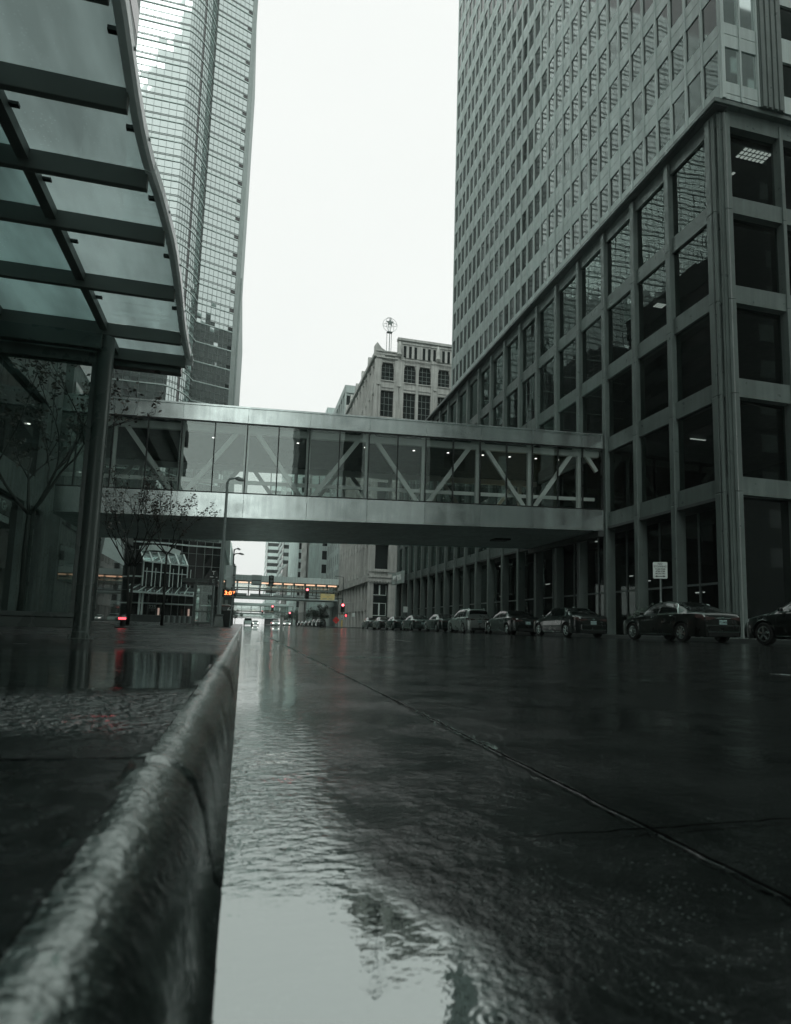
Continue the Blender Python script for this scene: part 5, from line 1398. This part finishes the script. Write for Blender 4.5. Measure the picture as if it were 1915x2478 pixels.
def no_stop():
    x, y = 18., 24.2
    t = thing('parking_sign', 'white NO STOPPING sign on a slim post behind the nearest whole sedan', 'sign', (x, y, RW))
    m = MB(); m.tube([(x+.02,y+.02,RW),(x+.02,y+.02,2.95)], .027, 8); m.lathe([(.06,0),(.06,.16),(.05,.2)], (x+.02,y+.02,1.7), n=8); m.build('post', MT['galv'], t)
    # turned to face the approaching kerb lane and the opposite pavement
    r = Vector((.56,-.83,0)); r = Vector((.86,-.5,0)).normalized(); u = Vector((0,0,1)); n = r.cross(u)
    c = Vector((x, y, 3.27)); hw, hh = .30, .37
    q = lambda a, b, d: c+r*a+u*b+n*d
    m = MB(); m.poly([q(-hw+.03,-hh,0), q(hw-.03,-hh,0), q(hw,-hh+.03,0), q(hw,hh-.03,0), q(hw-.03,hh,0), q(-hw+.03,hh,0), q(-hw,hh-.03,0), q(-hw,-hh+.03,0)], -n, .012); s = m.build('sign_plate', MT['signwhite'], t)
    R_ = face_rot(r, u)
    for i, (w_, sz, z) in enumerate((('NO', .125, .285), ('STOPPING', .115, .165), ('7AM-9AM', .1, .05), ('4PM-6PM', .1, -.05), ('MON-FRI', .1, -.15))):
        text('sign_word', w_, sz, MT['ink'], s, q(0, z, .002), R_, .002)
    m = MB(); m.poly([q(-.15,-.285,.002), q(.15,-.285,.002), q(.15,-.255,.002), q(-.15,-.255,.002)], n, .003)
    for sg in (-1, 1): m.poly([q(sg*.13,-.32,.0022), q(sg*.22,-.27,.0022), q(sg*.13,-.22,.0022)], n, .003)
    m.build('double_arrow', MT['ink'], s, fix=True)
no_stop()
for i, (x, y, z, lab) in enumerate([(17.9, 69, 2.3, 'small white kerbside sign between the farther parked sedans'), (18.0, 96.0+8, 2.2, 'small white sign on a post near the far street corner')]):
    t = thing('kerb_sign', lab, 'sign', (x, y, RW))
    m = MB(); m.tube([(x,y,RW),(x,y,z+.5)], .03, 8); m.build('post', MT['galv'], t)
    m = MB(); m.box(x-.25, x+.25, y-.05, y-.035, z-.1, z+.55); m.build('sign_plate', MT['signwhite'], t)
pm = None
for i, y in enumerate((31.3, 38.7, 46.0, 55.2)):
    if pm is None:
        pm = thing('parking_meter', 'grey parking meter on a short post behind the parked cars', 'parking meter', (17.75, y, RW), 'parking meters along the right kerb')
        m = MB(); m.tube([(17.75,y,RW),(17.75,y,1.45)], .035, 10); m.build('post', MT['galv'], pm)
        m = MB(); m.hexa([(17.66,y-.09,1.45),(17.84,y-.09,1.45),(17.84,y+.09,1.45),(17.66,y+.09,1.45),(17.63,y-.11,1.72),(17.87,y-.11,1.72),(17.87,y+.11,1.72),(17.63,y+.11,1.72)]); m.lathe([(.115,0),(.1,.06),(.05,.1)], (17.75,y,1.72), n=12); m.build('meter_head', MT['lampgrey'], pm, bevel=.015)
    else: copy_tree(pm).location = (17.75, y, RW)
# signals and lights farther down the street
for i, (x, y, z, lab) in enumerate([(10.2, 232, 5.2, 'small red traffic signal hanging under the second skyway'), (16.8, 236, 3.1, 'small red traffic signal low at the right kerb beyond the junction'), (8.6, 300, 4.6, 'tiny distant red traffic signal in the haze')]):
    t = thing('traffic_signal', lab, 'traffic signal', (x, y, z))
    signal_head(x, y, z, .9, 2.2, 0, t)
    m = MB(); m.tube([(x, y+.4, z+1.8), (17.6, y+.4, z+2.0)], .08, 8) if x < 14 else m.tube([(x,y+.4,RW),(x,y+.4,z+2.3)], .1, 8)
    if x < 14: m.tube([(17.6,y+.4,RW),(17.6,y+.4,z+2.1)], .11, 8)
    m.build('mast', MT['shelter'], t)

# ------------------------------------------------------------------ cars
def lerpt(tab, v):
    if v <= tab[0][0]: return tab[0][1]
    for (a, b), (c, d) in zip(tab[:-1], tab[1:]):
        if v <= c:
            f = (v-a)/(c-a); f = f*f*(3-2*f)*.45+f*.55; return b+(d-b)*f
    return tab[-1][1]
SEDAN = dict(L=4.8, W=.92, H=1.47, wb=(1.42, -1.40), R=.335,
    belt=[(-2.4,.86),(-2.3,.97),(-2.0,1.02),(-1.2,1.02),(-.2,.99),(.8,.95),(1.4,.90),(2.0,.80),(2.28,.68),(2.4,.52)],
    roof=[(-2.4,.875),(-2.33,1.02),(-2.1,1.07),(-1.72,1.09),(-1.3,1.27),(-.85,1.42),(-.3,1.47),(.2,1.455),(.55,1.36),(.95,1.14),(1.25,.985),(1.7,.90),(2.15,.79),(2.33,.68),(2.4,.54)],
    cab=(-1.78, 1.22), rearw=(-1.66,-.92), wind=(.52,1.16), pil=(-.12,), side=(-1.22,.92))
SUV = dict(L=4.66, W=.94, H=1.70, wb=(1.34,-1.38), R=.36,
    belt=[(-2.33,.9),(-2.28,1.02),(-2.0,1.10),(-1.2,1.10),(0,1.06),(.9,1.02),(1.5,.98),(2.0,.88),(2.25,.7),(2.33,.55)],
    roof=[(-2.33,.915),(-2.29,1.06),(-2.22,1.2),(-2.0,1.55),(-1.8,1.66),(-1.2,1.71),(-.3,1.71),(.2,1.66),(.6,1.50),(1.0,1.22),(1.28,1.06),(1.7,.99),(2.1,.87),(2.27,.71),(2.33,.57)],
    cab=(-2.25,1.25), rearw=(-2.2,-1.92), wind=(.5,1.16), pil=(-1.18,-.12), side=(-1.78,.92))
def car(label, x, y, z, paintm, K=SEDAN, flip=False, lights=None, plate=None, group='cars parked along the right kerb', detail=True, rim5=True, name='parked_car', cat='car'):
    t = thing(name, label, cat, (0,0,0), group)
    W, Lh = K['W'], K['L']/2
    ZS = .2
    def hw(y):
        f = abs(y)/Lh
        return W*(1-.02*f*f-.20*max(0, (f-.8)/.2)**2)*(1 if y < 0 or f < .75 else 1-.06*((f-.75)/.25))
    def ring(y):
        b, r = lerpt(K['belt'], y), lerpt(K['roof'], y); w_ = hw(y)
        cabf = max(0, min(1, (r-b)/(K['H']-1.0)))
        arch = 0
        for yw in K['wb']:
            d = abs(y-yw); Ra = K['R']+.055
            if d < Ra: arch = max(arch, math.sqrt(Ra*Ra-d*d)+K['R'])
        z0 = max(ZS, arch); wr = w_*(.80-.14*cabf); 
        return [(0,z0),(w_*.75,z0),(w_*.955,max(z0,ZS+.0)),(w_*.985,max(z0+.012,ZS+.1)),(w_*1.0,max(z0+.022,.5)),(w_*.992,max(z0+.03,b-.17)),(w_*.965,b-.03),(w_*.93,b),(w_*.93+(wr-w_*.93)*.5+.012*cabf,b+(r-b)*.55),(wr+.004,b+(r-b)*.90),(wr*.86,r-.004),(wr*.45,r+.008),(0,r+.012)]
    ys = sorted(set([round(-Lh+K['L']*i/44, 4) for i in range(45)]+[-Lh+.04, Lh-.04]+[yw+s for yw in K['wb'] for s in (-.39,-.37,-.33,-.26,-.16,-.06,.06,.16,.26,.33,.37,.39)]))
    nR = 13; m = MB()
    for yy in ys:
        rg = ring(yy)
        m.v += [(px, yy, pz) for px, pz in rg]+[(-px, yy, pz) for px, pz in rg[1:-1]][::-1]
    n = nR+nR-2
    for j in range(len(ys)-1):
        for i in range(n): m.f.append((j*n+i, j*n+(i+1) % n, (j+1)*n+(i+1) % n, (j+1)*n+i))
    m.f.append(tuple(range(n))[::-1]); m.f.append(tuple((len(ys)-1)*n+i for i in range(n)))
    body = m.build('body', paintm, t, smooth=32, fix=True)
    def P(yy, s, sg=1, off=.006):
        rg = ring(yy); i = min(int(s), nR-2); f = s-i
        px, pz = rg[i][0]+(rg[i+1][0]-rg[i][0])*f, rg[i][1]+(rg[i+1][1]-rg[i][1])*f
        dx, dz = rg[i+1][0]-rg[i][0], rg[i+1][1]-rg[i][1]; l = math.hypot(dx, dz) or 1
        return (sg*(px+dz/l*off), yy, pz-dx/l*off)
    def patch(name, matl, y0, y1, s0, s1, sg, off=.006, ny=8, ns=4, parent=None, cut=None):
        mb = MB()
        for a in range(ny+1):
            for b in range(ns+1):
                yy = y0+(y1-y0)*a/ny; ss = s0+(s1-s0)*b/ns
                if cut: yy = cut(yy, b/ns)
                mb.v.append(P(yy, ss, sg, off))
        for a in range(ny):
            for b in range(ns):
                q = (a*(ns+1)+b, a*(ns+1)+b+1, (a+1)*(ns+1)+b+1, (a+1)*(ns+1)+b); mb.f.append(q if sg > 0 else q[::-1])
        return mb.build(name, matl, parent or t, smooth='all')
    sy0, sy1 = K['side']
    bounds = [sy0]+list(K['pil'])+[sy1]
    for sg in (1, -1):
        for k in range(len(bounds)-1):
            a, b = bounds[k]+(.03 if k else 0), bounds[k+1]-.03
            rearmost, front = k == 0, k == len(bounds)-2
            def cut(yy, f, a=a, b=b, rm=rearmost, fr=front):
                c0 = a+(.42*f if rm and K is SEDAN else .12*f if rm else 0); c1 = b-(.58*f if fr else 0)
                return c0+(c1-c0)*((yy-a)/(b-a))
            patch('side_window', MT['carglass'], a, b, 7.12, 8.9, sg, .007, cut=cut)
        if detail:
            tr = MB(); pts = [P(sy0+(sy1-sy0)*i/10, 7.05, sg, .012) for i in range(11)]
            if K is SEDAN: pts = pts; top = [P(sy0+.42-.2+(sy1-.62-sy0-.22)*i/10, 9.0, sg, .012) for i in range(11)]; tr.tube(top+[], .009, 5); tr.tube([top[0], pts[0]], .009, 5)
            tr.tube(pts, .008, 5); tr.build('window_trim', MT['chrome'], t)
            for yy in ((-.95, .12) if K is SEDAN else (-.95,.1)):
                h = MB(); p = P(yy, 5.55, sg, .02); h.tube([(p[0],yy-.10,p[2]),(p[0]+sg*.012,yy,p[2]+.004),(p[0],yy+.10,p[2])], .014, 6); h.build('door_handle', MT['chrome'], t)
            h = MB(); p = P(.74, 7.1, sg, .0); h.add([(p[0],.70,p[2]),(p[0]+sg*.17,.66,p[2]+.0),(p[0]+sg*.19,.68,p[2]+.12),(p[0]+sg*.05,.70,p[2]+.13),(p[0]+sg*.02,.82,p[2]),(p[0]+sg*.16,.78,p[2]+.01),(p[0]+sg*.17,.79,p[2]+.11),(p[0]+sg*.05,.82,p[2]+.11)],
                  [(0,1,2,3),(4,7,6,5),(0,4,5,1),(1,5,6,2),(2,6,7,3),(3,7,4,0)]); h.build('wing_mirror', paintm, t, bevel=.02, fix=True)
            sl = MB(); sl.tube([(sg*W*.985, K['wb'][1]+.5, .26), (sg*W*.99, K['wb'][0]-.5, .27)], .011, 6); sl.build('sill_trim', MT['chrome'] if K is SEDAN else MT['plastic'], t)
            # door seams
            dm = MB()
            for yy in (sy0+.12, K['pil'][-1], sy1+.02):
                dm.tube([P(yy, s, sg, .0015) for s in (3.2, 4, 5, 6, 7)], .004, 4)
            dm.build('door_seam', MT['plastic'], t)
    # windscreens (front / rear)
    def screen(nm, y0, y1):
        mb = MB(); N_ = 8; sl_ = [8.95, 9.5, 10, 11, 12]
        rowp = []
        for a in range(N_+1):
            yy = y0+(y1-y0)*a/N_
            row = [P(yy, s, 1, .007) for s in sl_]+[(-p[0], p[1], p[2]) for p in [P(yy, s, 1, .007) for s in sl_[:-1]]][::-1]
            rowp.append(row); mb.v += row
        k = len(rowp[0])
        for a in range(N_):
            for b in range(k-1): mb.f.append((a*k+b, a*k+b+1, (a+1)*k+b+1, (a+1)*k+b))
        return mb.build(nm, MT['carglass'], t, smooth='all')
    screen('windscreen', *K['wind']); screen('rear_window', *K['rearw'])
    # tail and head lamps, plates, bumpers
    zb = lerpt(K['belt'], -Lh+.02)
    zl = .80 if K is SEDAN else .92
    tl = MT['tail_on'] if lights == 'tail' else MT['tail']
    for sg in (1, -1):
        l = patch('tail_lamp', tl, -Lh+.03, -Lh+.30, 5.15, 6.3, sg, .012, ny=4)
        mb = MB(); mb.hexa([(sg*W*.36,-Lh-.012,zl+.01),(sg*W*.74,-Lh-.006,zl-.05),(sg*W*.74,-Lh+.03,zl-.05),(sg*W*.36,-Lh+.03,zl+.01),(sg*W*.36,-Lh-.012,zl+.06),(sg*W*.76,-Lh-.006,zl+.085),(sg*W*.76,-Lh+.03,zl+.085),(sg*W*.36,-Lh+.03,zl+.06)]); mb.build('tail_lamp', tl, t, bevel=.01, fix=True)
        hl = patch('headlamp', MT['head_on'] if lights == 'head' else MT['lens_off'], Lh-.42, Lh-.04, 5.5, 6.8, sg, .010, ny=4)
        if lights == 'head':
            mb = MB(); mb.lathe([(.08,.0),(.08,.02)], (sg*W*.62, Lh+.005, .66), axis='y', n=10); mb.build('headlamp', MT['head_on'], t)
    mb = MB(); mb.box(-W*.72, W*.72, -Lh-.035, -Lh+.06, .36, .60); mb.build('rear_bumper', paintm, t, bevel=.03)
    mb = MB(); mb.box(-W*.66, W*.66, -Lh-.03, -Lh+.06, .22, .355); mb.build('rear_valance', MT['plastic'], t, bevel=.02)
    mb = MB(); mb.box(-W*.7, W*.7, Lh-.06, Lh+.04, .24, .54); mb.build('front_bumper', paintm, t, bevel=.03)
    if detail:
        zp = .70 if K is SEDAN else .82
        mb = MB(); mb.box(-.155, .155, -Lh-.014, -Lh-.001, zp-.075, zp+.075); p = mb.build('number_plate', MT['plate'], t)
        if plate: text('plate_text', plate, .105, MT['ink'], p, (0, -Lh-.016, zp-.008), face_rot((1,0,0),(0,0,1)), .001, xs=.85)
        mb = MB(); mb.lathe([(.05,-.012),(.05,.0)], (0, -Lh-.004, zp+.15), axis='y', n=14); 
        for v_ in range(len(mb.v)): a = mb.v[v_]; mb.v[v_] = (a[0]*1.3, a[1], a[2])
        mb.build('emblem', MT['chrome'], t)
        mb = MB(); mb.tube([(-W*.33,-Lh-.012,zl+.035),(W*.33,-Lh-.012,zl+.035)], .010, 6); mb.tube([(-W*.7,-Lh-.04,.37),(W*.7,-Lh-.04,.37)], .009, 6); mb.build('boot_trim', MT['chrome'], t)
        mb = MB(); mb.tube([P(-1.95 if K is SEDAN else -2.2, s, 1, .002) for s in (8,9,10,11,12)]+[(-q[0],q[1],q[2]) for q in [P(-1.95 if K is SEDAN else -2.2, s, 1, .002) for s in (11,10,9,8)]], .004, 4); mb.build('boot_seam', MT['plastic'], t)
        if K is SUV:
            for sg in (1,-1): mb = MB(); mb.tube([(sg*.55,-1.75,1.66),(sg*.57,-1.6,1.74),(sg*.58,.0,1.75),(sg*.57,.3,1.68)], .016, 6); mb.build('roof_rail', MT['chrome'], t)
        else:
            mb = MB(); mb.add([(-.02,-.75,1.44),(.02,-.75,1.44),(0,-.93,1.41),(0,-.86,1.5)], [(0,1,3),(1,2,3),(2,0,3),(0,2,1)]); mb.build('roof_aerial', paintm, t)
    # wheels
    for yw in K['wb']:
        for sg in (1, -1):
            R2 = K['R']; xo = W*.985; 
            mb = MB(); mb.lathe([(R2*.6,-.2),(R2-.02,-.2),(R2,-.17),(R2,-.03),(R2-.025,0),(R2*.68,.002),(R2*.66,-.02)] if sg > 0 else [(R2*.6,.2),(R2-.02,.2),(R2,.17),(R2,.03),(R2-.025,0),(R2*.68,-.002),(R2*.66,.02)], (sg*xo, yw, R2), axis='x', n=26)
            wl = mb.build('wheel', MT['tyre'], t, smooth=40, fix=True)
            mb = MB(); rr = R2*.665; d = sg*.012
            mb.lathe([(rr,-sg*.03),(rr,d*0),(rr*.9,d*0),(rr*.88,-sg*.03)], (sg*xo, yw, R2), axis='x', n=26)
            ns = 5 if rim5 else 8
            for k in range(ns):
                a = 2*math.pi*k/ns+.3
                for da in (-.09, .09):
                    mb.bar((sg*(xo+.004), yw+math.cos(a+da*2.6)*rr*.16, R2+math.sin(a+da*2.6)*rr*.16), (sg*(xo-.004), yw+math.cos(a+da)*rr*.93, R2+math.sin(a+da)*rr*.93), .035, .022, up=(sg,0,0))
            mb.lathe([(rr*.2,-.03),(rr*.2,.008)] if sg > 0 else [(rr*.2,-.008),(rr*.2,.03)], (sg*xo, yw, R2), axis='x', n=14)
            mb.build('rim', MT['rim'], wl, fix=True)
    t.location = (x, y, z); t.rotation_euler = (0, -RK if not flip else RK, math.pi if flip else 0)
    return t
CX = 15.05+.92
def put(label, yr, paintm, K=SEDAN, **k):   # yr: rear wheel position
    return car(label, CX+k.pop('dx', 0), yr-K['wb'][1], roadz(CX)-.002, paintm, K, **k)
put('black sedan cut off by the right edge of the view, nearest of the row', 12.75, MT['p_black'], rim5=True)
put('dark brown sedan with chrome window line, nearest complete car of the kerb row', 19.2, MT['p_brown'], plate='712-MBB', rim5=False)
put('black sedan with bright boot trim, directly ahead of the dark brown sedan', 27.35, MT['p_black'], plate='KCS-214')
put('black rounded car with wide tail lamps parked just before the silver SUV', 34.4, MT['p_black'], plate='821-GHT', dx=.05)
put('silver SUV with roof rails, taller than the sedans around it', 41.8, MT['p_silver'], SUV, plate='294-LWK')
put('dark teal sedan parked directly ahead of the silver SUV', 48.1, MT['p_teal'], plate='507-RTE')
put('grey sedan with shiny roof, second ahead of the silver SUV', 56.0, MT['p_grey'], plate='163-BDN')
put('dark sedan with pale bumper, third ahead of the silver SUV', 63.4, MT['p_teal'], detail=True)
put('black sedan near the front of the kerb row, fourth ahead of the silver SUV', 70.3, MT['p_black'], detail=False)
put('foremost dark sedan of the kerb row, by the podium end sign', 77.2, MT['p_grey'], detail=False)
G2 = 'cars parked beyond the junction'
for i, (lab, y, pm_, K) in enumerate([('dark SUV parked nearest of the cars beyond the junction', 132, 'p_black', SUV), ('dark SUV parked second of the cars beyond the junction', 140, 'p_grey', SUV), ('grey sedan parked third of the cars beyond the junction', 149, 'p_grey', SEDAN),
        ('black sedan parked fourth of the cars beyond the junction', 158, 'p_black', SEDAN), ('silver sedan parked fifth of the cars beyond the junction', 168, 'p_silver', SEDAN), ('dark sedan parked farthest of the cars beyond the junction', 178, 'p_teal', SEDAN)]):
    car(lab, 15.9, y, roadz(15.9), MT[pm_], K, group=G2, detail=False)
G3 = 'vehicles driving in the hazy distance'
for lab, x, y, pm_, K, fl, li in [('oncoming white car with headlights lit in the middle of the street', 8.0, 160, 'p_white', SEDAN, True, 'head'), ('pale oncoming car just right of the white one with lit headlights', 11.5, 172, 'p_silver', SEDAN, True, 'head'),
        ('pale car with lit headlights facing us in the left lane', 3.6, 190, 'p_white', SEDAN, True, 'head'), ('distant car with red tail lamps lit, right of the oncoming white cars', 10.0, 215, 'p_grey', SEDAN, False, 'tail')]:
    car(lab, x, y, roadz(x), MT[pm_], K, flip=fl, lights=li, group=G3, detail=False, name='moving_car')
car('silver SUV parked facing us at the far left kerb, nearer the road centre', 1.15, 150, roadz(1.1), MT['p_silver'], SUV, flip=True, lights=None, group='cars parked at the far left kerb', detail=False)
car('white SUV facing us at the far left kerb beside the silver one', 1.1, 141, roadz(1.1), MT['p_white'], SUV, flip=True, lights=None, group='cars parked at the far left kerb', detail=False)

# ------------------------------------------------------------------ trees and shrubs
def sapling(label, x, y, z, fork, top, spread, seed, leafm='leaf', nleaf=900, rt=.05, lean=(0,0), trunks=1, ls=.05, group='young street trees on the left pavement'):
    r = random.Random(seed)
    t = thing('young_tree', label, 'tree', (x, y, z), group)
    tr = MB(); lf = MB(); tips = []
    def branch(p, d, L_, rad_, lev):
        n = 5; pts = [p]; q = p.copy(); dd = d.copy()
        for i in range(n):
            dd = (dd+Vector((r.gauss(0,.14), r.gauss(0,.14), r.gauss(.05,.1)))).normalized(); q = q+dd*L_/n; pts.append(q.copy())
        tr.tube(pts, [rad_*(1-.55*i/n) for i in range(n+1)], 7 if lev < 2 else 5, cap=True)
        if lev >= 2: tips.extend(pts[2:])
        if lev < 4 and L_ > .14:
            for k in range(r.choice([2,3,3]) if lev else 4):
                i = r.randint(2, n); f = Vector((r.gauss(0,1), r.gauss(0,1), r.uniform(.1,.9))).normalized()
                branch(pts[i], (dd*.75+f*spread).normalized(), L_*r.uniform(.55,.78), rad_*.5, lev+1)
    for k in range(trunks):
        a = Vector((x+.0, y, z)); b = Vector((x+lean[0]+(k-.5*(trunks-1))*.22, y+lean[1], z+fork))
        tr.tube([a, a.lerp(b, .3)+Vector((.02,0,0)), a.lerp(b, .65)+Vector((-.02,.01,0)), b], [rt*1.25, rt, rt*.9, rt*.75], 9)
        for q in range(4):
            ang = q*1.6+r.random(); branch(b, Vector((math.cos(ang)*.65, math.sin(ang)*.5, .85)).normalized(), (top-fork)*.52, rt*.62, 1)
    tr.build('trunk', MT['bark'], t, smooth='all')
    for i in range(nleaf):
        c = r.choice(tips)+Vector((r.gauss(0,.05), r.gauss(0,.05), r.gauss(0,.05)))*(ls/.05)
        a = Vector((r.gauss(0,1), r.gauss(0,1), r.gauss(0,.6))).normalized(); b = a.cross(Vector((r.gauss(0,1), r.gauss(0,1), r.gauss(0,1)))).normalized()
        s = r.uniform(.6,1.3)*ls
        lf.add([c-a*s, c+b*s*.5, c+a*s, c-b*s*.5], [(0,1,2,3)])
    lf.build('crown', MT[leafm], t)
sapling('slender leafing tree behind the rain-spotted shelter glass at the far left', -5.0, 16, WZ, 2.55, 6.6, .62, 3, nleaf=1300, rt=.065, trunks=1, ls=.055)
sapling('thin twin-trunked tree just right of the shelter post, under the skyway', -4.0, 24, WZ, 2.1, 5.3, .52, 8, nleaf=750, rt=.05, trunks=2, ls=.055)
sapling('single-trunked thin tree standing before the lit glass tower entrance', -3.2, 27, WZ, 2.9, 5.4, .6, 21, nleaf=800, rt=.05, ls=.055)
def crown_tree(label, x, y, h, w_, seed, group):
    r = random.Random(seed); t = thing('street_tree', label, 'tree', (x, y, RW), group)
    m = MB(); m.tube([(x,y,RW),(x+.05,y,h*.35),(x-.05,y,h*.6)], [.14,.11,.06], 8)
    for k in range(6):
        a = k*1.1; m.tube([(x,y,h*.38),(x+math.cos(a)*w_*.4,y+math.sin(a)*w_*.4,h*.66)], [.06,.02], 5)
    m.build('trunk', MT['bark'], t)
    lf = MB(); cl = [(r.gauss(0,.38)*w_, r.gauss(0,.38)*w_, h*.68+r.gauss(0,.14)*h, r.uniform(.3,.6)*w_*.5) for k in range(16)]
    for i in range(1500):
        c = r.choice(cl); d = Vector((r.gauss(0,1), r.gauss(0,1), r.gauss(0,1))).normalized()*c[3]*r.random()**.4
        p = Vector((x+c[0], y+c[1], c[2]))+d; a = Vector((r.gauss(0,1), r.gauss(0,1), r.gauss(0,1))).normalized(); b = a.orthogonal().normalized(); s = r.uniform(.1,.2)
        lf.add([p-a*s, p+b*s*.6, p+a*s, p-b*s*.6], [(0,1,2,3)])
    lf.build('crown', MT['leafg'], t)
for i, (x, y, h, w_, lab) in enumerate([(18.2, 150, 5.0, 3.2, 'dark green street tree beyond the junction, nearest of the row'), (18, 164, 4.6, 3, 'dark green street tree second in the row beyond the junction'), (18, 240, 7, 4.5, 'hazy green street tree farther down the right pavement'), (17.8, 262, 6.4, 4.2, 'hazy green street tree farthest down the right pavement'), (-3.2, 262, 6, 4, 'small hazy street tree far down the left pavement')]):
    crown_tree(lab, x, y, h, w_, 40+i, 'street trees beyond the junction')
def hedge(label, x, y0, y1, seed):
    r = random.Random(seed); t = thing('planter', label, 'planter', (x, (y0+y1)/2, RW), 'planters in front of the podium')
    m = MB(); m.box(x-.35, x+.35, y0, y1, RW, RW+.75); m.box(x-.38, x+.38, y0-.03, y1+.03, RW+.75, RW+.82); m.build('box', MT['concrete2'], t)
    lf = MB()
    for i in range(900):
        p = Vector((x+r.gauss(0,.2), r.uniform(y0+.1, y1-.1), RW+.8+abs(r.gauss(0,.22)))); a = Vector((r.gauss(0,1), r.gauss(0,1), r.gauss(.4,1))).normalized(); b = a.orthogonal().normalized(); s = r.uniform(.05,.11)
        lf.add([p-a*s, p+b*s*.5, p+a*s, p-b*s*.5], [(0,1,2,3)])
    lf.build('shrub', MT['leafg'], t)
hedge('low stone planter of dark shrubs behind the gap ahead of the brown sedan', 18.9, 23.6, 27.4, 1)
hedge('low stone planter of dark shrubs behind the nearest two cars at the right', 18.9, 15.5, 18.2, 2)
